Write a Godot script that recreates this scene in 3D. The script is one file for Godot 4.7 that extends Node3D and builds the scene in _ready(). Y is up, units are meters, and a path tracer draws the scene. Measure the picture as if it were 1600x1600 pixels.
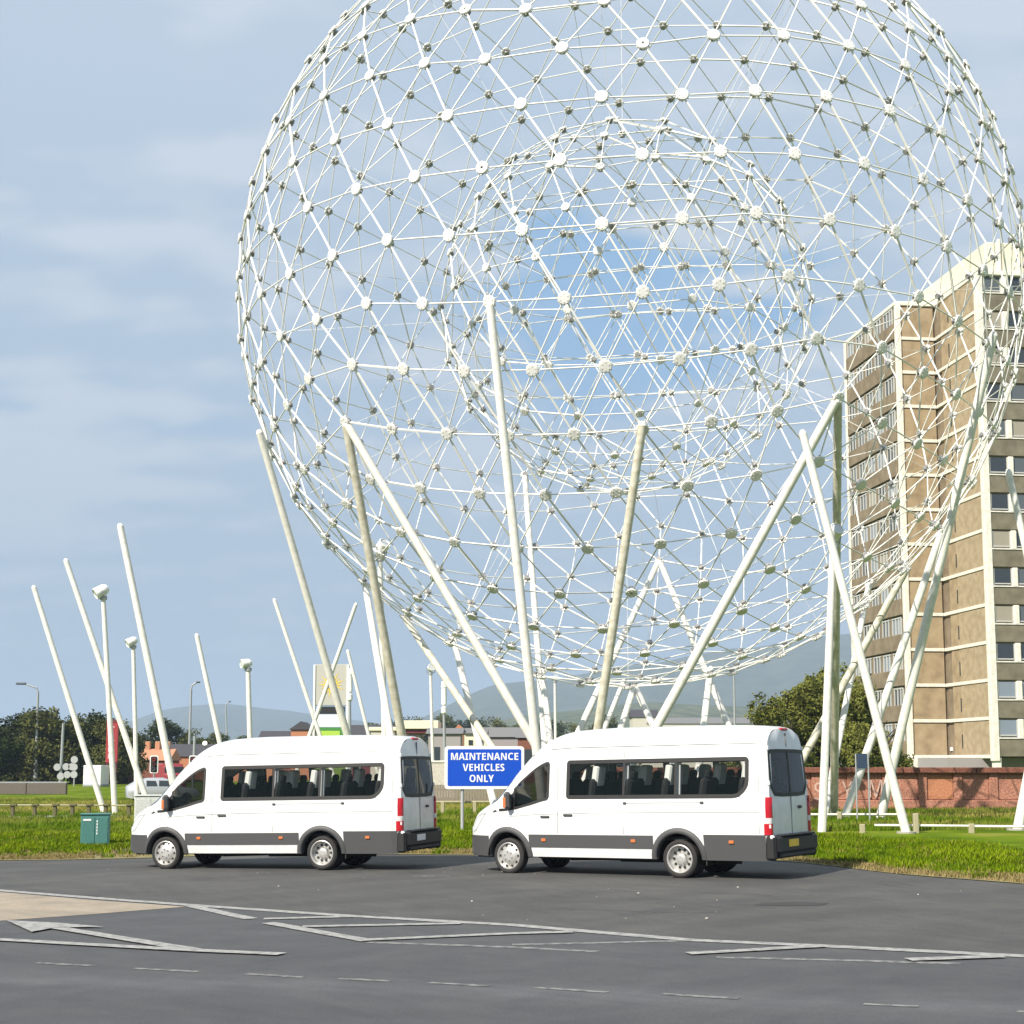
extends Node3D
# A wire-frame sphere sculpture on slanted poles above a grass roundabout, with two white minibuses parked on the lay-by in front.

const EYE := Vector3(0, 2.12, 0)
const SPHERE_CENTRE := Vector3(4.423, 19.959, -56.446)
var SPHERE_TURN := Basis(Vector3(0.38624, 0.85269, -0.35175), Vector3(-0.67541, 0.00173, -0.73744), Vector3(-0.62820, 0.52241, 0.57658))
var M := {}
var taken := {}
var rng := RandomNumberGenerator.new()

# ---------------------------------------------------------------- helpers
func gy(x: float) -> float:                      # the ground falls gently to the left
	return 0.0185 * 14.0 * tanh(x / 14.0) - 0.08

func numbered(called: String) -> String:
	if not taken.has(called):
		taken[called] = 0
		return called
	taken[called] += 1
	return "%s_%03d" % [called, taken[called]]

func tag(o: Node3D, label: String, category: String, group := ""):
	o.set_meta("label", label)
	o.set_meta("category", category)
	if group: o.set_meta("group", group)
	return o

func thing(called: String, label: String, category: String, at := Vector3.ZERO, turn := 0.0, group := "") -> Node3D:
	var o := Node3D.new()
	o.name = numbered(called)
	add_child(o)
	o.position = at
	o.rotation.y = turn
	tag(o, label, category, group)
	return o

func put(called: String, mesh: Mesh, m: Material, parent: Node3D = null, at := Vector3.ZERO) -> MeshInstance3D:
	var o := MeshInstance3D.new()
	o.mesh = mesh
	if m: o.material_override = m
	if parent:
		o.name = called
		parent.add_child(o, true)
	else:
		o.name = numbered(called)
		add_child(o)
	o.position = at
	return o

func obj(called: String, st: SurfaceTool, m: Material, parent: Node3D = null, at := Vector3.ZERO) -> MeshInstance3D:
	st.generate_normals()
	return put(called, st.commit(), m, parent, at)

func struct(called: String, st: SurfaceTool, m: Material) -> MeshInstance3D:
	var o := obj(called, st, m)
	o.set_meta("kind", "structure")
	return o

func tool(smooth := false) -> SurfaceTool:
	var st := SurfaceTool.new()
	st.begin(Mesh.PRIMITIVE_TRIANGLES)
	st.set_smooth_group(1 if smooth else -1)
	return st

func tri(st: SurfaceTool, a: Vector3, b: Vector3, c: Vector3, out: Vector3):
	if (b - a).cross(c - a).dot(out) > 0.0:      # front faces run clockwise
		st.add_vertex(a); st.add_vertex(c); st.add_vertex(b)
	else:
		st.add_vertex(a); st.add_vertex(b); st.add_vertex(c)

func quad(st: SurfaceTool, a: Vector3, b: Vector3, c: Vector3, d: Vector3, out: Vector3):
	tri(st, a, b, c, out)
	tri(st, a, c, d, out)

func box(st: SurfaceTool, centre: Vector3, size: Vector3, turn := Basis.IDENTITY):
	var h := size / 2.0
	for ax in 3:
		var u := Vector3.ZERO; var v := Vector3.ZERO; var w := Vector3.ZERO
		u[ax] = h[ax]; v[(ax + 1) % 3] = h[(ax + 1) % 3]; w[(ax + 2) % 3] = h[(ax + 2) % 3]
		for s in [1.0, -1.0]:
			var n: Vector3 = turn * (u * s)
			quad(st, centre + turn * (u * s + v + w), centre + turn * (u * s - v + w), centre + turn * (u * s - v - w), centre + turn * (u * s + v - w), n)

func bevel_box(st: SurfaceTool, centre: Vector3, size: Vector3, r: float, turn := Basis.IDENTITY):
	# a box with chamfered edges
	var h := size / 2.0
	var lo := h - Vector3(r, r, r)
	for ax in 3:
		var b := (ax + 1) % 3
		var c := (ax + 2) % 3
		for s in [1.0, -1.0]:
			var p := []
			for q in [[1, 1], [-1, 1], [-1, -1], [1, -1]]:
				var v := Vector3.ZERO
				v[ax] = h[ax] * s; v[b] = lo[b] * q[0]; v[c] = lo[c] * q[1]
				p.append(centre + turn * v)
			var n := Vector3.ZERO
			n[ax] = s
			quad(st, p[0], p[1], p[2], p[3], turn * n)
			for t in [1.0, -1.0]:
				var e := []
				for q in [[0, 1.0], [0, -1.0], [1, -1.0], [1, 1.0]]:
					var v := Vector3.ZERO
					v[c] = lo[c] * q[1]
					v[ax] = (h[ax] if q[0] == 0 else lo[ax]) * s
					v[b] = (lo[b] if q[0] == 0 else h[b]) * t
					e.append(centre + turn * v)
				var m := Vector3.ZERO
				m[ax] = s; m[b] = t
				quad(st, e[0], e[1], e[2], e[3], turn * m)
	for sx in [1.0, -1.0]:
		for sy in [1.0, -1.0]:
			for sz in [1.0, -1.0]:
				var s := Vector3(sx, sy, sz)
				tri(st, centre + turn * (s * Vector3(h.x, lo.y, lo.z)), centre + turn * (s * Vector3(lo.x, h.y, lo.z)), centre + turn * (s * Vector3(lo.x, lo.y, h.z)), turn * s)

func across(d: Vector3) -> Basis:                # y along d
	var y := d.normalized()
	var x := (Vector3.RIGHT if absf(y.x) < 0.9 else Vector3.UP).cross(y).normalized()
	return Basis(x, y, x.cross(y))

func tube(st: SurfaceTool, a: Vector3, b: Vector3, ra: float, rb: float, n := 8, caps := true):
	var f := across(b - a)
	st.set_smooth_group(1)
	for i in n:
		var p := TAU * i / n
		var q := TAU * (i + 1) / n
		var u := f.x * cos(p) + f.z * sin(p)
		var v := f.x * cos(q) + f.z * sin(q)
		quad(st, a + u * ra, b + u * rb, b + v * rb, a + v * ra, u + v)
	if caps:
		st.set_smooth_group(-1)
		for i in n:
			var p := TAU * i / n
			var q := TAU * (i + 1) / n
			var u := f.x * cos(p) + f.z * sin(p)
			var v := f.x * cos(q) + f.z * sin(q)
			tri(st, a, a + u * ra, a + v * ra, a - b)
			tri(st, b, b + u * rb, b + v * rb, b - a)

func path_tube(st: SurfaceTool, pts: Array, r: float, n := 6):
	for i in pts.size() - 1:
		tube(st, pts[i], pts[i + 1], r, r, n, true)

func lathe(st: SurfaceTool, prof: Array, at: Vector3, axis: Vector3, n := 24):
	# prof: [along, radius] pairs, outside on the left of travel
	var f := across(axis)
	st.set_smooth_group(1)
	for i in prof.size() - 1:
		var a0: float = prof[i][0]; var r0: float = prof[i][1]
		var a1: float = prof[i + 1][0]; var r1: float = prof[i + 1][1]
		st.set_smooth_group(i + 2)
		for k in n:
			var p := TAU * k / n
			var q := TAU * (k + 1) / n
			var u := f.x * cos(p) + f.z * sin(p)
			var v := f.x * cos(q) + f.z * sin(q)
			var nn := (u + v).normalized() * (a1 - a0) - f.y * (r1 - r0)
			quad(st, at + f.y * a0 + u * r0, at + f.y * a1 + u * r1, at + f.y * a1 + v * r1, at + f.y * a0 + v * r0, nn)

func extrude(st: SurfaceTool, pts: Array, z0: float, z1: float, t := Transform3D.IDENTITY):
	# a polygon in x,y pushed from z0 to z1
	var poly := PackedVector2Array(pts)
	var ids := Geometry2D.triangulate_polygon(poly)
	for i in range(0, ids.size(), 3):
		var a := poly[ids[i]]; var b := poly[ids[i + 1]]; var c := poly[ids[i + 2]]
		tri(st, t * Vector3(a.x, a.y, z1), t * Vector3(b.x, b.y, z1), t * Vector3(c.x, c.y, z1), t.basis.z * (z1 - z0))
		tri(st, t * Vector3(a.x, a.y, z0), t * Vector3(b.x, b.y, z0), t * Vector3(c.x, c.y, z0), -t.basis.z * (z1 - z0))
	var mid := Vector2.ZERO
	var ccw := not Geometry2D.is_polygon_clockwise(poly)
	for i in poly.size():
		var a := poly[i]; var b := poly[(i + 1) % poly.size()]
		var e := b - a
		var n := Vector2(e.y, -e.x) * (1.0 if ccw else -1.0)
		quad(st, t * Vector3(a.x, a.y, z0), t * Vector3(b.x, b.y, z0), t * Vector3(b.x, b.y, z1), t * Vector3(a.x, a.y, z1), t.basis * Vector3(n.x, n.y, 0))

func table(t: Array, x: float) -> float:
	if x <= t[0][0]: return t[0][1]
	for i in t.size() - 1:
		if x <= t[i + 1][0]:
			return lerpf(t[i][1], t[i + 1][1], (x - t[i][0]) / (t[i + 1][0] - t[i][0]))
	return t[t.size() - 1][1]

func soft(t: Array, x: float) -> float:          # the same through a smooth curve
	if x <= t[0][0]: return t[0][1]
	for i in t.size() - 1:
		if x <= t[i + 1][0]:
			var p: Array = t[maxi(i - 1, 0)]; var q: Array = t[mini(i + 2, t.size() - 1)]
			var span: float = t[i + 1][0] - t[i][0]
			return cubic_interpolate_in_time(t[i][1], t[i + 1][1], p[1], q[1], (x - t[i][0]) / span, span, p[0] - t[i][0] - (0.001 if i == 0 else 0.0), q[0] - t[i][0] + (0.001 if i == t.size() - 2 else 0.0))
	return t[t.size() - 1][1]

# ---------------------------------------------------------------- materials
func lin(r: float, g: float, b: float) -> Color:
	return Color(r, g, b).linear_to_srgb()

func plain(r: float, g: float, b: float, rough := 0.7, metal := 0.0) -> StandardMaterial3D:
	var m := StandardMaterial3D.new()
	m.albedo_color = lin(r, g, b)
	m.roughness = rough
	m.metallic = metal
	return m

func noise_tex(freq: float, stops: Array, seed_ := 1, octaves := 5, size := 512, kind := FastNoiseLite.TYPE_SIMPLEX_SMOOTH) -> NoiseTexture2D:
	var n := FastNoiseLite.new()
	n.seed = seed_
	n.noise_type = kind
	n.frequency = freq
	n.fractal_octaves = octaves
	var t := NoiseTexture2D.new()
	t.noise = n
	t.width = size; t.height = size
	t.seamless = true
	var g := Gradient.new()
	var offs := PackedFloat32Array(); var cols := PackedColorArray()
	for s in stops:
		offs.append(s[0]); cols.append(lin(s[1], s[2], s[3]))
	g.offsets = offs; g.colors = cols
	t.color_ramp = g
	return t

func bump_tex(freq: float, seed_ := 3, size := 512) -> NoiseTexture2D:
	var n := FastNoiseLite.new()
	n.seed = seed_
	n.frequency = freq
	var t := NoiseTexture2D.new()
	t.noise = n
	t.width = size; t.height = size
	t.seamless = true
	t.as_normal_map = true
	t.bump_strength = 6.0
	return t

func mottled(freq: float, stops: Array, scale: float, rough := 0.85, seed_ := 1, octaves := 5, bump := 0.0) -> StandardMaterial3D:
	# stops are real base colours; the texture repeats every 1/scale metres
	var m := StandardMaterial3D.new()
	m.albedo_texture = noise_tex(freq, stops, seed_, octaves)
	m.uv1_triplanar = true
	m.uv1_world_triplanar = true
	m.uv1_scale = Vector3.ONE * scale
	m.roughness = rough
	if bump > 0.0:
		m.normal_enabled = true
		m.normal_texture = bump_tex(0.08, seed_ + 7)
		m.normal_scale = bump
	return m

func grain_tex(base: Color, spread: float, patches: float, seed_: int, size := 1024) -> ImageTexture:
	# stone grain with large soft patches; base is a real base colour
	var im := Image.create_empty(size, size, false, Image.FORMAT_RGB8)
	var r := RandomNumberGenerator.new()
	r.seed = seed_
	var n := FastNoiseLite.new()
	n.seed = seed_; n.frequency = 3.0; n.fractal_octaves = 6; n.fractal_gain = 0.6
	for j in size:
		var b := TAU * j / size
		for i in size:
			var c := TAU * i / size
			# sampled round two circles so that the tile repeats without a seam
			var p := n.get_noise_3d(cos(c) * 0.5 + 3.0 * cos(b) * 0.17, sin(c) * 0.5, sin(b) * 0.5)
			var k := 1.0 + p * patches + (r.randf() - 0.5) * spread
			if r.randf() < 0.012: k += 0.5
			im.set_pixel(i, j, Color(base.r * k * (1.0 + p * 0.03), base.g * k, base.b * k * (1.0 - p * 0.05)).linear_to_srgb())
	return ImageTexture.create_from_image(im)

func grained(base: Color, spread: float, patches: float, scale: float, seed_: int, rough := 0.88) -> StandardMaterial3D:
	var m := StandardMaterial3D.new()
	m.albedo_texture = grain_tex(base, spread, patches, seed_)
	m.uv1_triplanar = true
	m.uv1_world_triplanar = true
	m.uv1_scale = Vector3.ONE * scale
	m.roughness = rough
	return m

func materials():
	M.asphalt_lay = grained(Color(.09, .0893, .0877), 0.5, 0.3, 0.083, 4)
	M.asphalt_lay.vertex_color_use_as_albedo = true
	M.asphalt = grained(Color(.089, .0917, .098), 0.5, 0.25, 0.125, 9)
	M.asphalt.vertex_color_use_as_albedo = true
	M.tar = plain(.035, .035, .036, 0.8)
	M.tan = grained(Color(.285, .24, .185), 0.3, 0.35, 0.1, 5)
	M.paint_line = mottled(0.025, [[0.0, .13, .13, .13], [0.3, .22, .218, .212], [0.5, .29, .287, .278], [1.0, .38, .376, .365]], 0.45, 0.85, 6, 7)
	M.paint_old = mottled(0.025, [[0.0, .08, .08, .082], [0.35, .11, .11, .11], [0.5, .18, .18, .176], [1.0, .27, .267, .26]], 0.45, 0.85, 16, 7)
	M.lawn = mottled(0.01, [[0.0, .05, .09, .004], [0.35, .09, .145, .007], [0.6, .125, .18, .011], [0.85, .19, .2, .036], [1.0, .25, .22, .065]], 0.05, 0.95, 8, 6)
	M.lawn.metallic_specular = 0.1
	M.soil = mottled(0.04, [[0.0, .05, .04, .03], [0.5, .1, .08, .055], [1.0, .16, .13, .09]], 0.5, 0.95, 18)
	M.straw = mottled(0.04, [[0.0, .1, .075, .04], [0.35, .19, .145, .08], [0.6, .2, .19, .06], [1.0, .33, .26, .15]], 0.35, 0.95, 28, 6)
	M.pale_path = mottled(0.04, [[0.0, .26, .25, .22], [1.0, .44, .42, .38]], 0.4, 0.9, 19)
	M.hill_far = mottled(0.02, [[0.0, .03, .045, .035], [0.5, .055, .07, .05], [1.0, .1, .11, .075]], 0.0016, 0.95, 20, 6)
	M.hill_mid = mottled(0.02, [[0.0, .025, .045, .02], [0.45, .05, .07, .03], [0.6, .1, .11, .05], [1.0, .16, .15, .09]], 0.0035, 0.95, 21, 6)
	M.white_steel = plain(.79, .775, .745, 0.42)
	M.steel_back = mottled(0.03, [[0.0, .2, .2, .2], [1.0, .36, .355, .35]], 1.5, 0.6, 27)
	M.steel_plate = mottled(0.03, [[0.0, .6, .59, .56], [0.5, .76, .75, .73], [1.0, .82, .815, .8]], 1.5, 0.5, 23)
	M.pole = mottled(0.02, [[0.0, .54, .515, .44], [0.3, .67, .65, .59], [0.6, .75, .735, .69], [1.0, .8, .785, .75]], 0.35, 0.5, 24)
	M.pole_dirty = mottled(0.02, [[0.0, .36, .33, .24], [0.4, .52, .49, .39], [0.7, .64, .615, .53], [1.0, .72, .7, .63]], 0.35, 0.55, 25)
	M.dark_hole = plain(.02, .02, .02, 0.9)
	M.galv = plain(.34, .36, .37, 0.5, 0.3)
	M.lamp_white = plain(.8, .8, .78, 0.4)
	M.lamp_glass = plain(.5, .53, .55, 0.15)
	M.dark_lamp = plain(.09, .1, .12, 0.5)
	# van
	M.van = mottled(0.015, [[0.0, .6, .61, .605], [0.5, .67, .68, .68], [1.0, .71, .72, .72]], 0.4, 0.3, 71, 6)
	M.van.uv1_world_triplanar = false
	M.van.clearcoat_enabled = true
	M.van.clearcoat = 0.6
	M.van.clearcoat_roughness = 0.08
	M.clad = plain(.062, .063, .066, 0.6)
	M.black = plain(.01, .01, .011, 0.55)
	M.rubber = plain(.022, .021, .021, 0.8)
	M.under = plain(.012, .012, .012, 0.95)
	M.seam = plain(.16, .165, .17, 0.6)
	M.rim = plain(.55, .54, .52, 0.35, 0.55)
	M.seat = plain(.012, .014, .015, 0.9)
	M.head_cover = plain(.78, .82, .77, 0.8)
	M.trim = plain(.55, .57, .56, 0.8)
	M.red_lens = plain(.42, .01, .02, 0.15)
	M.clear_lens = plain(.62, .6, .6, 0.12)
	M.amber = plain(.5, .15, .05, 0.3)
	M.plate_y = plain(.75, .5, .04, 0.5)
	M.plate_w = plain(.72, .72, .72, 0.5)
	M.glass = plain(.006, .012, .01, 0.03)
	M.glass.transparency = BaseMaterial3D.TRANSPARENCY_ALPHA
	M.glass.albedo_color.a = 0.22
	M.glass.metallic_specular = 0.3
	M.glass_dark = plain(.02, .025, .025, 0.03)
	M.glass_dark.transparency = BaseMaterial3D.TRANSPARENCY_ALPHA
	M.glass_dark.albedo_color.a = 0.86
	M.glass_dark.metallic_specular = 0.3
	# sign
	M.blue = plain(.003, .065, .5, 0.4)
	M.sign_white = plain(.78, .79, .8, 0.4)
	M.sign_dark = plain(.025, .045, .085, 0.5)
	M.sign_back = plain(.35, .36, .37, 0.5)
	M.cab_green = mottled(0.03, [[0.0, .04, .13, .115], [0.5, .06, .185, .165], [1.0, .085, .225, .2]], 1.2, 0.5, 31)
	M.cab_grey = mottled(0.03, [[0.0, .34, .36, .34], [0.5, .48, .5, .48], [1.0, .58, .6, .58]], 1.0, 0.6, 32)
	# tower and buildings
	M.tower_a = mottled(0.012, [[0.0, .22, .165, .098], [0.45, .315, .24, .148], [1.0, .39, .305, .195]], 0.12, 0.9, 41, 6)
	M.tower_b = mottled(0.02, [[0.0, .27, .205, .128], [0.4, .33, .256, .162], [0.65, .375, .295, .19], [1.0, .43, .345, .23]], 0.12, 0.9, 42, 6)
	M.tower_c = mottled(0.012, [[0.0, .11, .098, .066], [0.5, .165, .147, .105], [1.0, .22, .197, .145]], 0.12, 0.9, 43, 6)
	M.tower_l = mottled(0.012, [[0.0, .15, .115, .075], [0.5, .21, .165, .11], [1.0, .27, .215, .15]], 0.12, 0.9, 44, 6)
	M.tower_white = mottled(0.02, [[0.0, .56, .53, .46], [0.5, .7, .67, .6], [1.0, .78, .76, .7]], 0.2, 0.7, 45)
	M.win = plain(.035, .045, .055, 0.05)
	M.win_pale = plain(.2, .24, .29, 0.12)
	M.win_curtain = plain(.3, .27, .22, 0.5)
	M.win_mid = plain(.09, .105, .12, 0.08)
	M.win_frame = plain(.46, .46, .44, 0.5)
	M.brick = mottled(0.05, [[0.0, .2, .075, .05], [0.4, .34, .145, .095], [0.7, .44, .215, .15], [1.0, .54, .33, .26]], 0.4, 0.9, 46, 6)
	M.brick_dark = mottled(0.05, [[0.0, .1, .035, .025], [0.5, .19, .07, .045], [1.0, .28, .12, .085]], 0.4, 0.9, 47, 6)
	M.brick_orange = mottled(0.05, [[0.0, .34, .13, .065], [1.0, .52, .24, .13]], 0.4, 0.9, 48)
	M.roof = mottled(0.05, [[0.0, .035, .034, .042], [1.0, .075, .072, .082]], 0.5, 0.85, 49)
	M.roof_grey = mottled(0.05, [[0.0, .13, .13, .135], [1.0, .22, .22, .22]], 0.5, 0.85, 50)
	M.terracotta = plain(.45, .22, .13, 0.85)
	M.render_wall = mottled(0.03, [[0.0, .42, .39, .34], [1.0, .58, .55, .49]], 0.3, 0.9, 51)
	M.cream = plain(.72, .66, .5, 0.7)
	M.wall_grey = plain(.3, .28, .28, 0.9)
	M.timber = mottled(0.03, [[0.0, .17, .14, .11], [1.0, .3, .26, .21]], 0.8, 0.9, 52)
	M.timber_olive = plain(.11, .1, .045, 0.9)
	M.timber_pale = plain(.34, .31, .2, 0.9)
	M.maroon = plain(.12, .02, .025, 0.6)
	M.red_sign = plain(.3, .025, .03, 0.5)
	M.pink = plain(.62, .4, .4, 0.6)
	M.graffiti = mottled(0.03, [[0.0, .4, .24, .19], [1.0, .66, .5, .45]], 1.0, 0.9, 61)
	M.red_paint = plain(.26, .035, .045, 0.4)
	M.silver = plain(.5, .51, .53, 0.3, 0.4)
	M.barrier = mottled(0.04, [[0.0, .09, .075, .065], [1.0, .17, .145, .12]], 0.5, 0.9, 53)
	M.yellow = plain(.7, .5, .06, 0.5)
	M.grey_panel = plain(.42, .41, .38, 0.6)
	M.green_panel = plain(.05, .2, .035, 0.5)
	M.lime = plain(.35, .52, .06, 0.5)
	M.bark = plain(.07, .055, .04, 0.95)
	for k in 4:
		var m := StandardMaterial3D.new()
		m.vertex_color_use_as_albedo = true
		m.roughness = 0.9
		m.metallic_specular = 0.2
		m.backlight_enabled = true
		m.backlight = lin(.03, .045, .01)
		M["leaf%d" % k] = m
	M.grass = StandardMaterial3D.new()
	M.grass.vertex_color_use_as_albedo = true
	M.grass.roughness = 0.95
	M.grass.metallic_specular = 0.15
	M.grass.backlight_enabled = true
	M.grass.backlight = lin(.1, .13, .004)

# ---------------------------------------------------------------- sky
func sky_image() -> Image:
	var w := 2048
	var h := 1024
	var im := Image.create_empty(w, h, false, Image.FORMAT_RGBF)
	var big := FastNoiseLite.new()
	big.seed = 11; big.frequency = 1.1; big.fractal_octaves = 5
	var fine := FastNoiseLite.new()
	fine.seed = 5; fine.frequency = 3.2; fine.fractal_octaves = 5
	var cover := FastNoiseLite.new()
	cover.seed = 7; cover.frequency = 0.9; cover.fractal_octaves = 2
	var blue := Vector3(.178, .305, .472)
	var cloud := Vector3(.296, .366, .45)
	var pale := Vector3(.46, .488, .528)
	var low := Vector3(.243, .307, .38)
	var gap := Vector3(0.085, 0.285, -0.955).normalized()
	for j in h:
		var el := (0.5 - (j + 0.5) / h) * PI
		var y := sin(el)
		var c := cos(el)
		if y < -0.02:
			for i in w: im.set_pixel(i, j, Color(.12, .14, .13))
			continue
		for i in w:
			var az := ((i + 0.5) / w) * TAU
			var d := Vector3(sin(az) * c, y, -cos(az) * c)
			# clouds lie in a flat layer: they draw together towards the horizon
			var k := 1.0 / (maxf(y, 0.0) + 0.22)
			var p := Vector3(d.x * k, d.z * k, 0.0)
			var n1 := big.get_noise_3d(p.x, p.y * 1.5, 0.3)
			var n2 := fine.get_noise_3d(p.x, p.y * 2.0, 4.0)
			var n3 := cover.get_noise_3d(p.x, p.y, 9.0)
			var off := (d - gap) * Vector3(1.0, 2.1, 0.0)
			var boff := (d - Vector3(-0.31, 0.215, -0.925)) * Vector3(0.8, 3.2, 0.0)
			var bank := exp(-boff.length_squared() / 0.018)
			var hole := exp(-pow(off.length_squared() / 0.021, 1.5))
			var thick := smoothstep(-0.3, 0.32, n1 * 0.9 + n2 * 0.7 + n3 * 0.25 + 0.74 - hole * 1.12)
			var light := smoothstep(-0.1, 0.4, n2 * 0.8 + n1 * 0.6 + 0.25 * y - 0.12 + bank * 0.6)
			var sky := blue.lerp(pale, pow(1.0 - maxf(y, 0.0), 7.0) * 0.5)
			var col := sky.lerp(cloud.lerp(pale, light * 0.62), thick * 0.93)
			col = col.lerp(Vector3(.395, .45, .52), smoothstep(0.25, 0.5, y) * 0.4 * thick)
			col = col.lerp(low, exp(-pow(maxf(y, 0.0) / 0.15, 1.6)) * 0.92)
			im.set_pixel(i, j, Color(col.x, col.y, col.z))
	return im

func set_view():
	var cam := Camera3D.new()
	cam.name = "camera"
	add_child(cam)
	cam.position = EYE
	cam.rotation.x = atan(265.0 / 2304.0)
	cam.projection = Camera3D.PROJECTION_FRUSTUM
	cam.near = 0.5
	cam.size = 0.5 * 1600.0 / 2304.0
	cam.frustum_offset = Vector2(0, 0.5 * 125.0 / 2304.0)
	cam.far = 12000.0
	cam.current = true
	var env := Environment.new()
	env.background_mode = Environment.BG_SKY
	var sm := PanoramaSkyMaterial.new()
	sm.panorama = ImageTexture.create_from_image(sky_image())
	var sky := Sky.new()
	sky.sky_material = sm
	env.sky = sky
	env.tonemap_mode = Environment.TONE_MAPPER_LINEAR
	env.tonemap_exposure = 1.6
	env.sdfgi_enabled = true
	env.ssao_enabled = true
	env.ssil_enabled = true
	env.fog_enabled = true
	env.fog_light_color = lin(.19, .245, .315)
	env.fog_density = 0.00022
	var we := WorldEnvironment.new()
	we.name = "environment"
	we.environment = env
	add_child(we)
	var sun := DirectionalLight3D.new()
	sun.name = "sun"
	sun.light_energy = 1.6
	sun.light_color = Color(1.0, 0.965, 0.905)
	sun.light_angular_distance = 0.5
	sun.shadow_enabled = true
	add_child(sun)
	var el := deg_to_rad(39.0)
	var az := deg_to_rad(40.0)                   # the sun is behind the camera, to the left
	var to := Vector3(-sin(az) * cos(el), sin(el), cos(az) * cos(el))
	sun.look_at_from_position(to * 100.0, Vector3.ZERO)

# ---------------------------------------------------------------- ground
var VERGE := [[-60, -34], [-30, -35.6], [-20, -36.0], [-13.27, -36.06], [-12.38, -36.17], [-10.84, -36.17], [-9.34, -36.38], [-7.44, -36.96], [-4.76, -37.05], [-1.54, -35.89], [1.48, -34.52], [4.22, -32.87], [6.19, -30.77], [7.13, -27.81], [7.92, -26.47], [8.63, -25.26], [9.20, -23.94], [12, -17], [15, -10], [20, -2]]
var EDGE := [[-60, -66], [-20, -36.4], [-13, -30.6], [-9.40, -27.52], [-7.13, -25.71], [-5.12, -24.03], [-2.32, -21.80], [0.00, -20.24], [1.14, -19.16], [2.17, -18.20], [3.56, -17.44], [5.53, -16.28], [8, -14.8], [14, -11.2], [30, -2.5]]

func verge_z(x: float) -> float:
	return soft(VERGE, x)

func sheet(called: String, m: Material, pts: Array, lift: float):
	# a flat polygon laid on the ground
	var poly := PackedVector2Array()
	for p in pts: poly.append(Vector2(p[0], p[1]))
	var ids := Geometry2D.triangulate_polygon(poly)
	var st := tool()
	for i in range(0, ids.size(), 3):
		var v := []
		for k in 3:
			var q := poly[ids[i + k]]
			v.append(Vector3(q.x, gy(q.x) + lift, q.y))
		tri(st, v[0], v[1], v[2], Vector3.UP)
	return struct(called, st, m)

func ribbon(called: String, m: Material, pts: Array, width: float, lift: float, ragged := 0.12, step := 0.35):
	# a painted line: short pieces whose edges are slightly worn
	var st := tool(true)
	var line := []
	for i in pts.size() - 1:
		var a := Vector2(pts[i][0], pts[i][1]); var b := Vector2(pts[i + 1][0], pts[i + 1][1])
		var n := maxi(1, int(a.distance_to(b) / step))
		for k in n: line.append(a.lerp(b, float(k) / n))
	line.append(Vector2(pts[-1][0], pts[-1][1]))
	var prev := []
	for i in line.size():
		var p: Vector2 = line[i]
		var t: Vector2 = (line[mini(i + 1, line.size() - 1)] - line[maxi(i - 1, 0)]).normalized()
		var s := Vector2(-t.y, t.x) * width / 2.0
		var l := p + s * (1.0 - rng.randf() * ragged); var r := p - s * (1.0 - rng.randf() * ragged)
		var now := [Vector3(l.x, gy(l.x) + lift, l.y), Vector3(r.x, gy(r.x) + lift, r.y)]
		if prev: quad(st, prev[0], now[0], now[1], prev[1], Vector3.UP)
		prev = now
	return struct(called, st, m)

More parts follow.
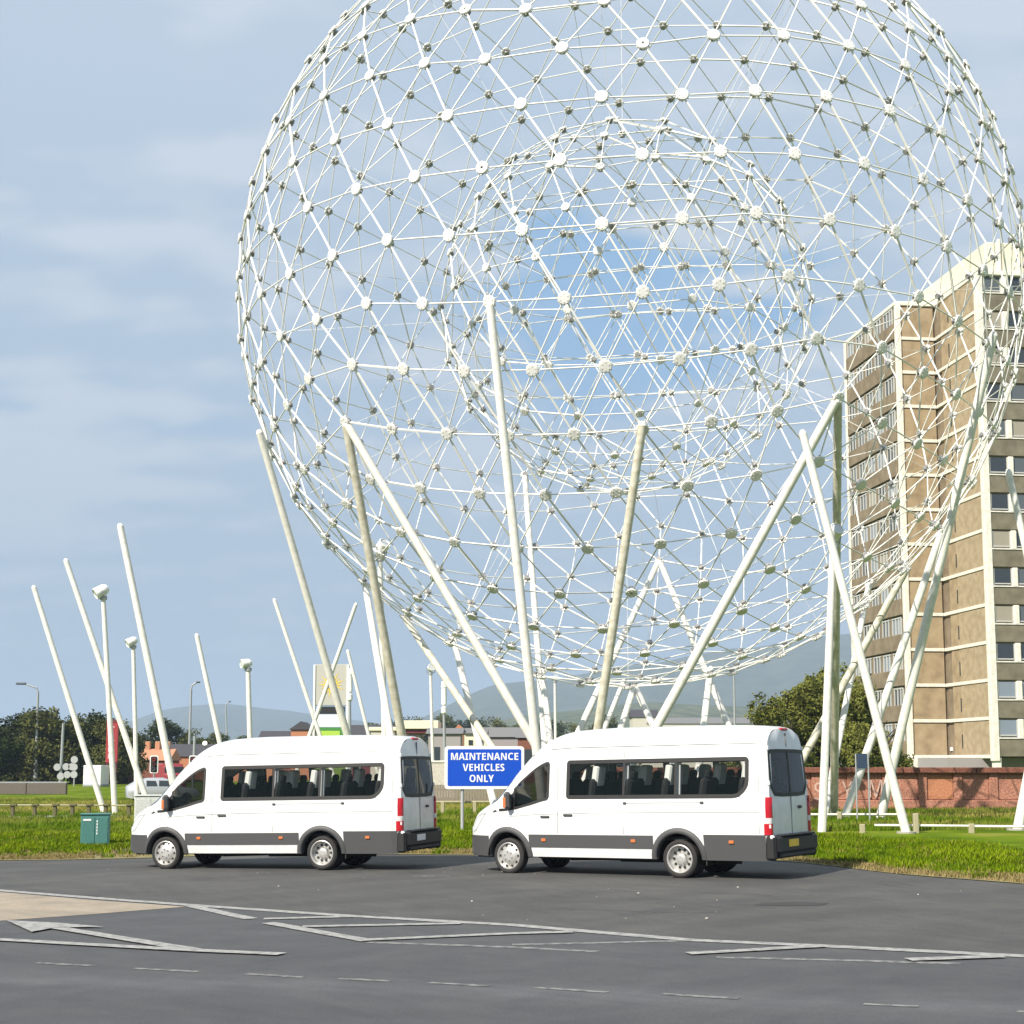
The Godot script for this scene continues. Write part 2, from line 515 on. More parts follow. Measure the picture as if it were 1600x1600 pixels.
func lay_ground():
	# one sheet of grass out to the horizon
	var xs := [-9000, -4000, -1500, -600, -250, -120, -70, -45, -30, -22, -16, -11, -7, -3.5, 0, 3.5, 7, 11, 16, 22, 30, 45, 70, 120, 250, 600, 1500, 4000, 9000]
	var zs := [60, 20, 0, -10, -20, -30, -40, -55, -80, -120, -200, -400, -900, -2000, -5000, -9000]
	var st := tool(true)
	for i in xs.size() - 1:
		for j in zs.size() - 1:
			quad(st, Vector3(xs[i], gy(xs[i]), zs[j]), Vector3(xs[i + 1], gy(xs[i + 1]), zs[j]), Vector3(xs[i + 1], gy(xs[i + 1]), zs[j + 1]), Vector3(xs[i], gy(xs[i]), zs[j + 1]), Vector3.UP)
	struct("ground", st, M.lawn)
	# lay-by and carriageway
	st = tool(true)
	var x := -60.0
	var lay := []
	var dust := FastNoiseLite.new()
	dust.seed = 77; dust.frequency = 0.5; dust.fractal_octaves = 5
	while x < 20.01:
		var z0 := verge_z(x) + (rng.randf() - 0.5) * 0.12
		var z1 := minf(soft(EDGE, x) + 0.6, 28.0)
		if z1 < z0 + 1.0: z1 = z0 + 1.0
		var col := []
		for k in 41:
			var z := lerpf(z0, z1, k / 40.0)
			# noise drawn out along the way the traffic runs
			var along := x * 0.87 - z * 0.49
			var over := x * 0.49 + z * 0.87
			var n := dust.get_noise_2d(along * 0.35, over * 1.5)
			var n2 := dust.get_noise_2d(along * 1.4 + 70.0, over * 3.5)
			var t := 0.71 + n * 0.26 + n2 * 0.12 + 0.12 * exp(-(z - z0) / 0.4)
			col.append([Vector3(x, gy(x) + 0.006, z), Color(t * 1.01, t, t * (0.985 - n * 0.05))])
		col.append([Vector3(x, gy(x) + 0.006, 30.0), Color(.7, .7, .7)])
		lay.append(col)
		x += 0.3 if x > -16.0 and x < 12.0 else 2.0
	for i in lay.size() - 1:
		for k in 41:
			for q in [[0, 0], [1, 0], [1, 1], [0, 0], [1, 1], [0, 1]]:
				st.set_color(lay[i + q[0]][k + q[1]][1])
				st.set_normal(Vector3.UP)
				st.add_vertex(lay[i + q[0]][k + q[1]][0])
	put("layby", st.commit(), M.asphalt_lay).set_meta("kind", "structure")
	# the carriageway; a paler dusty strip of worn surface runs along the centre dashes
	st = tool(true)
	var worn := FastNoiseLite.new()
	worn.seed = 31; worn.frequency = 1.3; worn.fractal_octaves = 4
	var strip := [[-60, -33], [-14, -18.4], [-5.79, -16.07], [-2.59, -15.25], [0.0, -14.44], [2.32, -13.68], [4.64, -12.92], [14, -9.6], [60, 8]]
	var cols := []
	x = -60.0
	while x < 20.01:
		var far := soft(EDGE, x)
		var zs2 := table(strip, x)
		var col := []
		for k in 61:
			var z := lerpf(far, -9.0 if x < 8.0 else maxf(far + 3.0, -9.0), k / 60.0)
			var d := (z - zs2 + worn.get_noise_2d(x * 0.35, z) * 0.25) / 0.42
			var n := worn.get_noise_2d(x * 0.25 + 90.0, z * 1.6)
			var t := 0.7 + 0.1 * n + 0.26 * exp(-d * d) * clampf(0.85 + worn.get_noise_2d(x, z * 3.0) * 1.1, 0.2, 1.25) - 0.045 * exp(-pow((z - zs2 - 1.6) / 0.5, 2.0)) - 0.035 * exp(-pow((z - zs2 + 1.7) / 0.6, 2.0))
			col.append([Vector3(x, gy(x) + 0.010, z), Color(t, t, t)])
		col.append([Vector3(x, gy(x) + 0.010, 30.0), Color(.7, .7, .7)])
		cols.append(col)
		x += 0.4 if x > -16.0 and x < 12.0 else 2.0
	for i in cols.size() - 1:
		for k in 61:
			for q in [[0, 0], [1, 0], [1, 1], [0, 0], [1, 1], [0, 1]]:
				st.set_color(cols[i + q[0]][k + q[1]][1])
				st.set_normal(Vector3.UP)
				st.add_vertex(cols[i + q[0]][k + q[1]][0])
	put("road", st.commit(), M.asphalt).set_meta("kind", "structure")
	sheet("traffic_island", M.tan, [[-16, -32.4], [-10.22, -27.83], [-9.23, -27.03], [-7.2, -25.3], [-5.16, -23.72], [-6.3, -22.8], [-7.49, -21.99], [-7.92, -21.62], [-16, -20]], 0.014)
	ribbon("road_edge_line", M.paint_line, [[-16, -32.6], [-9.40, -27.40], [-7.13, -25.55], [-5.12, -23.95], [-2.32, -21.80], [0.00, -20.24], [1.14, -19.16], [2.17, -18.20], [3.56, -17.44], [5.53, -16.28], [9, -14.3]], 0.25, 0.018, 0.14)
	var lift := 0.019
	for q in [[[-5.07, -23.76], [-3.76, -21.65]], [[-2.31, -21.71], [-3.57, -21.62]], [[-3.41, -21.05], [-1.79, -18.71]], [[-2.86, -20.48], [-0.70, -20.51]], [[-1.80, -18.81], [0.00, -19.20], [0.78, -19.25]], [[1.98, -16.92], [3.58, -17.37]], [[4.23, -16.09], [5.28, -16.24]], [[-6.92, -19.60], [-6.63, -19.49], [-3.71, -17.99], [-2.68, -17.53]], [[-6.42, -20.94], [-5.33, -19.74], [-3.75, -18.00]]]:
		lift += 0.0012
		ribbon("road_zigzag_line", M.paint_line, q, 0.23, lift, 0.14)
	for q in [[[-1.78, -18.61], [-0.77, -18.20], [0.00, -17.87], [0.52, -17.59], [0.99, -17.31]], [[0.00, -18.12], [0.96, -18.13], [2.24, -18.18]], [[2.26, -16.64], [3.45, -16.26], [4.70, -15.80]]]:
		ribbon("road_faded_line", M.paint_old, q, 0.16, 0.0135, 0.25)
	sheet("road_arrow", M.paint_line, [[-7.35, -21.85], [-6.53, -21.44], [-5.64, -20.79], [-6.32, -20.77], [-6.48, -20.29]], 0.0335)
	for q in [[[-5.43, -17.22], [-4.67, -16.87]], [[-4.17, -16.60], [-3.38, -16.26]], [[-2.82, -16.02], [-2.16, -15.68]], [[-1.78, -15.54], [-1.23, -15.30]], [[-0.83, -15.14], [-0.22, -14.85]], [[0.22, -14.69], [0.91, -14.31]], [[1.41, -14.15], [2.07, -13.80]], [[3.11, -13.38], [3.55, -13.20]], [[4.30, -12.87], [4.62, -12.71]]]:
		ribbon("road_centre_dash", M.paint_old, q, 0.11, 0.0145, 0.3, 0.2)
	ribbon("road_faded_dash", M.paint_old, [[-1.95, -29.3], [-1.2, -29.1]], 0.16, 0.010, 0.5)
	# a dark tar patch, a few hairline cracks and scattered chips of stone on the lay-by
	sheet("tar_patch", M.tar, [[3.6, -22.4], [4.1, -22.15], [4.6, -22.2], [4.75, -22.5], [4.3, -22.75], [3.8, -22.7]], 0.0105)
	sheet("tar_patch", M.tar, [[-7.9, -25.9], [-7.2, -25.8], [-7.1, -26.05], [-7.7, -26.2]], 0.0105)
	for q in [[[-6.5, -31.8], [-4.6, -30.9], [-2.9, -30.6], [-1.2, -29.6]], [[-0.5, -26.2], [1.4, -25.1], [2.7, -25.0], [4.4, -23.6]], [[0.3, -22.6], [1.1, -22.2], [2.3, -21.5], [3.2, -21.4]]]:
		var line := []
		for k in q.size() - 1:
			for n in 12:
				var p := Vector2(q[k][0], q[k][1]).lerp(Vector2(q[k + 1][0], q[k + 1][1]), n / 12.0)
				line.append([p.x + (rng.randf() - 0.5) * 0.1, p.y + (rng.randf() - 0.5) * 0.1])
		ribbon("asphalt_crack", M.tar, line, 0.025, 0.0105, 0.8, 0.2)
	var chips := tool()
	for k in 46:
		var cx := -9.0 + rng.randf() * 17.0
		var cz := lerpf(verge_z(cx) + 0.4, soft(EDGE, cx), pow(rng.randf(), 1.3))
		var s := 0.01 + 0.022 * pow(rng.randf(), 4.0)
		bevel_box(chips, Vector3(cx, gy(cx) + 0.006 + s * 0.4, cz), Vector3(s * 1.6, s, s * 1.2), s * 0.3, Basis(Vector3.UP, rng.randf() * TAU))
	var ch := obj("stone_chips", chips, M.pale_path)
	ch.set_meta("kind", "stuff")
	tag(ch, "pale stone chips and grit scattered over the lay-by asphalt", "grit")
	# bare soil at the foot of the verge, and the pale path across the roundabout
	var inner := []
	var outer := []
	x = -14.0
	while x < 10.0:
		var z := verge_z(x)
		outer.append([x, z + 0.10])
		inner.append([x, z - 1.5 - 0.8 * rng.randf()])
		x += 0.5
	inner.reverse()
	sheet("verge_soil", M.straw, outer + inner, 0.02)
	sheet("soil_patch", M.soil, [[-11.2, -41.6], [-9.2, -41.6], [-7.6, -36.9], [-9.6, -36.3], [-11.0, -38.6]], 0.016)
	ribbon("pale_path", M.pale_path, [[-60, -64], [-24, -66.5], [-16, -66.8], [-11, -66]], 2.4, 0.012, 0.1)
	ribbon("pale_path_001", M.pale_path, [[-6, -72], [0, -70], [8, -72]], 3.0, 0.012, 0.1)

func tuft(n: int, spread: float, bend: float) -> ArrayMesh:
	var st := tool()
	for i in n:
		var a := rng.randf() * TAU
		var r := rng.randf() * spread
		var p := Vector3(cos(a) * r, 0, sin(a) * r)
		var f := rng.randf() * TAU
		var side := Vector3(cos(f), 0, sin(f)) * (0.007 + rng.randf() * 0.006)
		var lean := Vector3(-side.z, 0, side.x).normalized() * bend * (rng.randf() - 0.3) * 2.0
		var h := 0.55 + rng.randf() * 0.45
		var mid := p + Vector3.UP * h * 0.6 + lean * 0.35
		var tip := p + Vector3.UP * h + lean
		st.set_color(Color(1, 1, 1).darkened(rng.randf() * 0.25))
		tri(st, p - side * 8.0, p + side * 8.0, mid + side * 5.0, Vector3(0, 0.3, 1))
		tri(st, p - side * 8.0, mid + side * 5.0, mid - side * 5.0, Vector3(0, 0.3, 1))
		tri(st, mid - side * 5.0, mid + side * 5.0, tip, Vector3(0, 0.3, 1))
	st.generate_normals()
	return st.commit()

func scatter(called: String, label: String, mesh: Mesh, spots: Array):
	# spots: [position, height, turn, colour]
	var mm := MultiMesh.new()
	mm.transform_format = MultiMesh.TRANSFORM_3D
	mm.use_colors = true
	mm.mesh = mesh
	mm.instance_count = spots.size()
	for i in spots.size():
		var s: Array = spots[i]
		mm.set_instance_transform(i, Transform3D(Basis(Vector3.UP, s[2]).scaled(Vector3.ONE * s[1]), s[0]))
		mm.set_instance_color(i, s[3])
	var o := MultiMeshInstance3D.new()
	o.name = numbered(called)
	o.multimesh = mm
	o.material_override = M.grass
	o.set_meta("kind", "stuff")
	tag(o, label, "grass")
	add_child(o)

func grow_grass():
	var patch := FastNoiseLite.new()
	patch.seed = 3; patch.frequency = 0.35; patch.fractal_octaves = 3
	var green := []
	var dry := []
	for i in 60000:
		var x := -16.5 + rng.randf() * 32.5
		var back := pow(rng.randf(), 1.25) * 16.0
		var z := verge_z(x) - 0.15 - back
		if z < -64.0: continue
		if x > -8.0 and x < -2.2 and back > 1.6 and rng.randf() < 0.8: continue     # hidden by the left van
		if x > -10.6 and x < -7.7 and z > -41.5 and z < -36.4 and rng.randf() < 0.85: continue      # bare patch beside the cabinet
		var n := patch.get_noise_2d(x, z)
		var s := patch.get_noise_2d(x * 3.0 + 40.0, z * 3.0)
		var straw := clampf(1.12 - back / 3.0 + s * 1.1, 0.0, 1.0)
		var p := Vector3(x, gy(x) + 0.01, z)
		if straw > 0.45:
			if rng.randf() < 0.9:
				dry.append([p, (0.05 + rng.randf() * 0.07) * (1.0 + n * 0.5), rng.randf() * TAU, Color(.36, .27, .135).lerp(Color(.18, .17, .05), rng.randf() * 0.8)])
		else:
			var c := Color(.082, .15, .003).lerp(Color(.18, .25, .005), clampf(0.5 + n * 0.9 + (rng.randf() - 0.5) * 0.5, 0.0, 1.0))
			if rng.randf() < 0.08: c = Color(.26, .24, .05)
			green.append([p, (0.09 + rng.randf() * 0.09) * (1.0 + n * 0.7), rng.randf() * TAU, c])
	scatter("verge_grass", "bright green rough grass on the verge behind the lay-by", tuft(9, 0.9, 0.5), green)
	scatter("dry_grass", "dry straw coloured grass along the asphalt edge of the verge", tuft(9, 1.1, 0.9), dry)
	var far := []
	for i in 42000:
		var x := -42.0 + rng.randf() * 70.0
		var z := -44.0 - pow(rng.randf(), 1.4) * 54.0
		if z > verge_z(x) - 12.0: continue
		var n := patch.get_noise_2d(x * 0.3, z * 0.3)
		var c := Color(.1, .165, .006).lerp(Color(.3, .27, .07), clampf(0.25 + n * 1.2 + (0.35 if z < -70.0 else 0.0), 0.0, 1.0))
		far.append([Vector3(x, gy(x), z), 0.1 + rng.randf() * 0.12, rng.randf() * TAU, c])
	scatter("roundabout_grass", "thinner yellowish grass across the roundabout under the sphere", tuft(8, 1.6, 0.6), far)

func ridge(called: String, m: Material, top: Array, z: float, front: float, seed_: int):
	# a hill as a body of land: rising from its front to the ridge and falling behind it
	var n := FastNoiseLite.new()
	n.seed = seed_; n.frequency = 0.004; n.fractal_octaves = 5
	var st := tool(true)
	var rows := []
	var x0: float = top[0][0]; var x1: float = top[-1][0]
	var cols := 90
	for j in 15:
		var t := j / 10.0
		var row := []
		for i in cols + 1:
			var x := lerpf(x0, x1, float(i) / cols)
			var hgt := soft(top, x)
			var zz := lerpf(-front, -z, t)
			var k := smoothstep(0.0, 1.0, minf(t, 1.0)) if t <= 1.0 else 1.0 - (t - 1.0) * 1.6
			row.append(Vector3(x * lerpf(front / z, 1.0, minf(t, 1.0)), hgt * k + n.get_noise_2d(x, zz) * hgt * 0.12 * sin(minf(t, 1.0) * PI), zz))
		rows.append(row)
	for j in rows.size() - 1:
		for i in cols:
			quad(st, rows[j][i], rows[j][i + 1], rows[j + 1][i + 1], rows[j + 1][i], Vector3(0, 1, 0.5))
	struct(called, st, m)

func raise_hills():
	ridge("hill", M.hill_far, [[-2590, 56], [-1728, 88], [-1469, 103], [-1298, 135], [-1169, 174], [-1083, 189], [-974, 196], [-866, 185], [-692, 161], [-519, 140], [-346, 114], [-86, 66]], 5000, 3300, 1)
	ridge("mountain", M.hill_far, [[-373, 64], [-249, 95], [-171, 129], [-94, 166], [-47, 185], [16, 195], [94, 201], [219, 223], [375, 245], [501, 266], [626, 282], [768, 307], [941, 321], [1177, 337], [1568, 321], [2192, 266]], 3600, 2300, 2)
	ridge("foothill", M.hill_mid, [[-200, 4], [-117, 17], [-73, 31], [-15, 47], [74, 59], [147, 68], [221, 65], [294, 61], [368, 53], [515, 46], [900, 30]], 1700, 700, 3)

# ---------------------------------------------------------------- the sphere
func geodesic(n: int) -> Array:
	# [node directions, struts as index pairs, directions with five struts] of an icosahedron divided n times
	var p := (1.0 + sqrt(5.0)) / 2.0
	var v := [Vector3(-1, p, 0), Vector3(1, p, 0), Vector3(-1, -p, 0), Vector3(1, -p, 0), Vector3(0, -1, p), Vector3(0, 1, p), Vector3(0, -1, -p), Vector3(0, 1, -p), Vector3(p, 0, -1), Vector3(p, 0, 1), Vector3(-p, 0, -1), Vector3(-p, 0, 1)]
	var f := [[0, 11, 5], [0, 5, 1], [0, 1, 7], [0, 7, 10], [0, 10, 11], [1, 5, 9], [5, 11, 4], [11, 10, 2], [10, 7, 6], [7, 1, 8], [3, 9, 4], [3, 4, 2], [3, 2, 6], [3, 6, 8], [3, 8, 9], [4, 9, 5], [2, 4, 11], [6, 2, 10], [8, 6, 7], [9, 8, 1]]
	for i in v.size(): v[i] = v[i].normalized()
	var arc := acos(v[0].dot(v[11]))
	var nodes := []
	var index := {}
	var struts := {}
	for t in f:
		var at := {}
		for i in n + 1:
			for j in n + 1 - i:
				var q: Vector3 = (v[t[0]] * sin(arc * (n - i - j) / n) + v[t[1]] * sin(arc * i / n) + v[t[2]] * sin(arc * j / n)).normalized()
				var key := Vector3i((q * 5000.0).round())
				if not index.has(key):
					index[key] = nodes.size()
					nodes.append(q)
				at[Vector2i(i, j)] = index[key]
		for i in n:
			for j in n - i:
				for e in [[Vector2i(i, j), Vector2i(i + 1, j)], [Vector2i(i, j), Vector2i(i, j + 1)], [Vector2i(i + 1, j), Vector2i(i, j + 1)]]:
					var a: int = at[e[0]]; var b: int = at[e[1]]
					struts[Vector2i(mini(a, b), maxi(a, b))] = true
	return [nodes, struts.keys()]

func hub(st: SurfaceTool, back: SurfaceTool, r: float, hole: bool):
	# a round plate outside with six sockets and bolts, a stub through the skin and a smaller dull plate inside; y points outwards
	if hole:
		lathe(st, [[0.03, r * 0.2], [0.085, r * 0.22], [0.085, r * 0.9], [0.06, r], [0.03, r], [0.02, 0.1]], Vector3.ZERO, Vector3.UP, 14)
	else:
		lathe(st, [[0.1, 0.0], [0.085, r * 0.9], [0.06, r], [0.03, r], [0.02, 0.1]], Vector3.ZERO, Vector3.UP, 14)
	for k in 6:
		var u := Vector3(cos(TAU * k / 6.0), 0, sin(TAU * k / 6.0))
		tube(st, u * 0.09, u * (r + 0.02), 0.03, 0.026, 6, true)
		tube(st, u * r * 0.6 + Vector3.UP * 0.07, u * r * 0.6 + Vector3.UP * 0.105, 0.02, 0.02, 5, true)
	lathe(back, [[0.02, 0.1], [-0.11, 0.1]], Vector3.ZERO, Vector3.UP, 10)
	lathe(back, [[-0.09, 0.1], [-0.09, r * 0.6], [-0.14, r * 0.6], [-0.14, 0.0]], Vector3.ZERO, Vector3.UP, 12)

func strut_mesh(st: SurfaceTool, a: Vector3, b: Vector3, r: float):
	# flattened ends, a plain round tube between
	var d := (b - a).normalized()
	tube(st, a + d * 0.13, a + d * 0.34, r * 0.55, r, 6, false)
	tube(st, a + d * 0.34, b - d * 0.34, r, r, 6, false)
	tube(st, b - d * 0.34, b - d * 0.13, r, r * 0.55, 6, false)

func bar_mesh(st: SurfaceTool, a: Vector3, b: Vector3, w: float):
	# a flat bar laid in the skin of the sphere, thinner at its ends
	var d := (b - a).normalized()
	var n := (a + b).normalized()
	var s := d.cross(n).normalized()
	st.set_smooth_group(-1)
	for q in [[0.12, 0.36, 0.6, 1.0], [0.36, -0.36, 1.0, 1.0], [-0.36, -0.12, 1.0, 0.6]]:
		var p0: Vector3 = a + d * q[0] if q[0] > 0.0 else b + d * q[0]
		var p1: Vector3 = a + d * q[1] if q[1] > 0.0 else b + d * q[1]
		var e := []
		for k in 2:
			var p: Vector3 = p1 if k else p0
			var ww: float = w * q[2 + k]
			e.append([p + s * ww + n * 0.012, p + s * ww * 0.8 + n * 0.026, p - s * ww * 0.8 + n * 0.026, p - s * ww + n * 0.012, p - s * ww - n * 0.02, p + s * ww - n * 0.02])
		var mid := (p0 + p1) / 2.0
		for k in 6:
			var l := (k + 1) % 6
			quad(st, e[0][k], e[1][k], e[1][l], e[0][l], (e[0][k] + e[0][l] + e[1][k] + e[1][l]) / 4.0 - mid)

func lattice(root: Node3D, n: int, radius: float, plate: float, r: float, turn: Basis):
	var g := geodesic(n)
	var nodes := []
	for q in g[0]: nodes.append(turn * (q as Vector3) * radius)
	var eye := EYE - root.position
	var by_node := range(nodes.size())
	by_node.sort_custom(func(a, b): return eye.distance_squared_to(nodes[a]) < eye.distance_squared_to(nodes[b]))
	var meshes := []
	for hole in [false, true]:
		var st := tool()
		var back := tool()
		hub(st, back, plate, hole)
		st.generate_normals()
		back.generate_normals()
		var am: ArrayMesh = st.commit()
		back.commit(am)
		am.surface_set_material(0, M.steel_plate)
		am.surface_set_material(1, M.steel_back)
		meshes.append(am)
	var rest := tool()
	var rest_back := tool()
	var more := false
	for k in by_node.size():
		var p: Vector3 = nodes[by_node[k]]
		var t := Transform3D(across(p), p)
		var mesh: Mesh = meshes[1 if (by_node[k] * 7) % 23 == 0 else 0]
		if k < 300:
			var o := put("node_plate", mesh, null, root)
			o.transform = t
		else:
			rest.append_from(mesh, 0, t)
			rest_back.append_from(mesh, 1, t)
			more = true
	if more:
		var am: ArrayMesh = rest.commit()
		rest_back.commit(am)
		am.surface_set_material(0, M.steel_plate)
		am.surface_set_material(1, M.steel_back)
		var o := put("node_plates", am, null, root)
		o.set_meta("kind", "stuff")
	var ends: Array = g[1]
	ends.sort_custom(func(a, b): return eye.distance_squared_to((nodes[a.x] + nodes[a.y]) * 0.5) < eye.distance_squared_to((nodes[b.x] + nodes[b.y]) * 0.5))
	rest = tool()
	for k in ends.size():
		var a: Vector3 = nodes[ends[k].x]; var b: Vector3 = nodes[ends[k].y]
		var flat := absf((b - a).normalized().dot(Vector3(0.56, -0.8, 0.2).normalized())) > 0.72
		if k < 300:
			var st := tool()
			if flat: bar_mesh(st, a, b, r * 0.8)
			else: strut_mesh(st, a, b, r * 0.66)
			obj("strut", st, M.white_steel, root)
		else:
			if flat: bar_mesh(rest, a, b, r * 0.8)
			else: strut_mesh(rest, a, b, r * 0.66)
	if ends.size() > 300:
		obj("struts", rest, M.white_steel, root).set_meta("kind", "stuff")
	return nodes

func raise_spheres():
	var outer := thing("lattice_sphere", "huge white steel lattice sphere of triangles raised on slanted poles", "sculpture", SPHERE_CENTRE)
	lattice(outer, 8, 15.0, 0.2, 0.037, SPHERE_TURN)
	var inner := thing("inner_lattice_sphere", "smaller white lattice sphere hung in the middle of the huge one", "sculpture", SPHERE_CENTRE + Vector3(0, -0.18, 0))
	lattice(inner, 4, 7.25, 0.165, 0.031, SPHERE_TURN)
	# cables that hold the inner sphere
	var g := geodesic(2)
	for q in g[0]:
		var d: Vector3 = SPHERE_TURN * (q as Vector3)
		var st := tool()
		tube(st, d * 7.3, d * 14.9, 0.009, 0.009, 5, false)
		obj("suspension_cable", st, M.white_steel, inner)

# ---------------------------------------------------------------- poles
func pole(label: String, top: Vector3, base: Vector3, r := 0.15, m: Material = null, group := "white slanted poles that carry the sphere"):
	var t := thing("slanted_pole", label, "pole", base, 0.0, group)
	var d := (top - base)
	var along := d.normalized()
	var st := tool()
	tube(st, -along * 0.15, d - along * 0.12, r, r * 0.88, 14, false)
	obj("shaft", st, m if m else M.pole, t)
	st = tool()
	tube(st, d - along * 0.12, d, r * 0.88, r * 0.5, 14, true)
	obj("end_cap", st, M.pole, t)
	st = tool()
	tube(st, along * 0.0 + Vector3(0, -0.05, 0), Vector3(0, 0.05, 0), r * 2.1, r * 2.1, 16, true)
	obj("base_plate", st, M.pale_path, t)
	return t

func raise_poles():
	var free := "free standing slanted poles round the sphere"
	pole("leftmost free white pole leaning left, its foot right above the green cabinet", Vector3(-23.26, 10.62, -71.15), Vector3(-19.47, -0.31, -71.15), 0.14, null, free)
	pole("free white pole leaning left that crosses the leftmost floodlight column", Vector3(-22.01, 12.05, -72.0), Vector3(-17.45, -0.3, -72.0), 0.15, null, free)
	pole("tallest free pole of the left group, shaded olive down its right side", Vector3(-16.15, 11.86, -60.0), Vector3(-13.32, -0.27, -60.0), 0.155, M.pole, free)
	pole("short free pole leaning left above the front of the left minibus", Vector3(-15.03, 8.18, -70.0), Vector3(-13.02, -0.27, -70.0), 0.125, null, free)
	pole("thin free pole leaning left whose foot runs into the yellow totem sign", Vector3(-13.81, 11.52, -85.0), Vector3(-9.67, -0.24, -85.0), 0.125, null, free)
	pole("thin free pole leaning right across the front of the yellow totem sign", Vector3(-9.02, 11.26, -85.0), Vector3(-12.94, -0.27, -85.0), 0.125, null, free)
	pole("thin free pole leaning left just right of the yellow totem sign", Vector3(-10.62, 9.30, -95.0), Vector3(-8.16, -0.22, -95.0), 0.12, null, free)
	pole("free white pole standing clear on the near grass right of the right minibus", Vector3(8.52, 11.80, -42.5), Vector3(11.23, 0.09, -42.5), 0.13, null, free)
	pole("free white pole before the tower's dark right wing at the photo's right edge", Vector3(17.09, 12.13, -50.0), Vector3(19.26, 0.15, -50.0), 0.13, null, free)
	pole("pole foot on the near grass at the right edge, leaning out of view", Vector3(15.98, 4.95, -43.79), Vector3(14.84, 0.12, -43.79), 0.15, null, free)
	pole("support pole at the sphere's left flank running down past the yellow totem sign", Vector3(-9.35, 14.3, -53.4), Vector3(-5.44, -0.18, -58.0), 0.15)
	pole("steep stained olive support pole behind the rear of the left minibus", Vector3(-5.46, 13.20, -47.41), Vector3(-3.27, -0.14, -52.0), 0.16, M.pole_dirty)
	pole("long support pole slanting right from the lower left front to behind the blue sign", Vector3(-5.46, 13.20, -47.41), Vector3(2.33, -0.04, -47.0), 0.15)
	pole("tallest nearly upright support pole at the front of the sphere left of centre", Vector3(-0.67, 15.82, -42.96), Vector3(1.01, -0.06, -45.0), 0.15)
	pole("support pole under the lower left rim beside the floodlight column", Vector3(-5.77, 9.02, -57.64), Vector3(-3.71, -0.15, -52.0), 0.15)
	pole("thin stained support pole slanting right to behind the blue sign's top edge", Vector3(-4.16, 7.66, -56.71), Vector3(1.12, -0.06, -50.0), 0.14, M.pole_dirty)
	pole("steep stained support pole in front of the sphere's middle, leaning right", Vector3(3.95, 12.3, -43.5), Vector3(2.24, -0.04, -47.0), 0.15, M.pole_dirty)
	pole("rear support pole leaning right, left leg of the wide pair behind the right minibus", Vector3(6.91, 11.52, -68.59), Vector3(1.09, -0.06, -60.0), 0.15)
	pole("thick support pole slanting down left across the sphere to the right minibus roof", Vector3(10.0, 13.21, -44.26), Vector3(2.84, -0.03, -48.0), 0.16)
	pole("longest right support pole, from before the tower corner down to the grass", Vector3(15.9, 16.2, -47.3), Vector3(12.80, 0.11, -51.86), 0.16)
	pole("right support pole rising from the grass to the sphere's lower right rim", Vector3(15.87, 10.64, -53.78), Vector3(12.01, 0.10, -53.82), 0.15)
	pole("upright stained olive support pole just right of the right floodlight column", Vector3(10.0, 13.21, -44.26), Vector3(11.90, 0.10, -55.09), 0.15, M.pole_dirty)
	pole("stained support pole slanting down left behind the right minibus's rear", Vector3(15.01, 9.37, -55.67), Vector3(9.73, 0.08, -56.0), 0.15, M.pole_dirty)
	pole("thin support pole between the two upright poles and the tower's left side", Vector3(14.56, 9.38, -59.66), Vector3(11.30, 0.09, -54.0), 0.13)
	pole("rear support pole seen just right of the tallest upright pole", Vector3(0.62, 15.93, -70.39), Vector3(1.58, -0.05, -62.0), 0.15)
	pole("rear support pole leaning left, right leg of the wide pair behind the right minibus", Vector3(6.91, 11.52, -68.59), Vector3(10.19, 0.08, -60.0), 0.15)
	pole("thin rear pole leaning left that reappears under the blue sign", Vector3(-2.42, 7.20, -60.38), Vector3(-0.49, -0.09, -54.0), 0.14)
	pole("short rear support pole in the cluster left of the right minibus's windscreen", Vector3(1.23, 5.91, -60.63), Vector3(1.74, -0.05, -54.0), 0.13)
	pole("short rear support pole, left leg of the narrow pair above the right minibus roof's rear", Vector3(7.8, 5.8, -57.8), Vector3(6.41, 0.03, -53.0), 0.15)
	pole("short rear support pole, left leg of the narrow pair above the right minibus roof's front", Vector3(4.86, 5.11, -58.53), Vector3(2.73, -0.03, -52.0), 0.14)
	pole("short rear support pole, right leg of the narrow pair above the right minibus roof's front", Vector3(4.86, 5.11, -58.53), Vector3(6.49, 0.03, -52.0), 0.14)
	pole("thin rear support pole left of the narrow pair above the right minibus roof's front", Vector3(4.6, 5.45, -60.52), Vector3(2.0, -0.03, -54.0), 0.11)

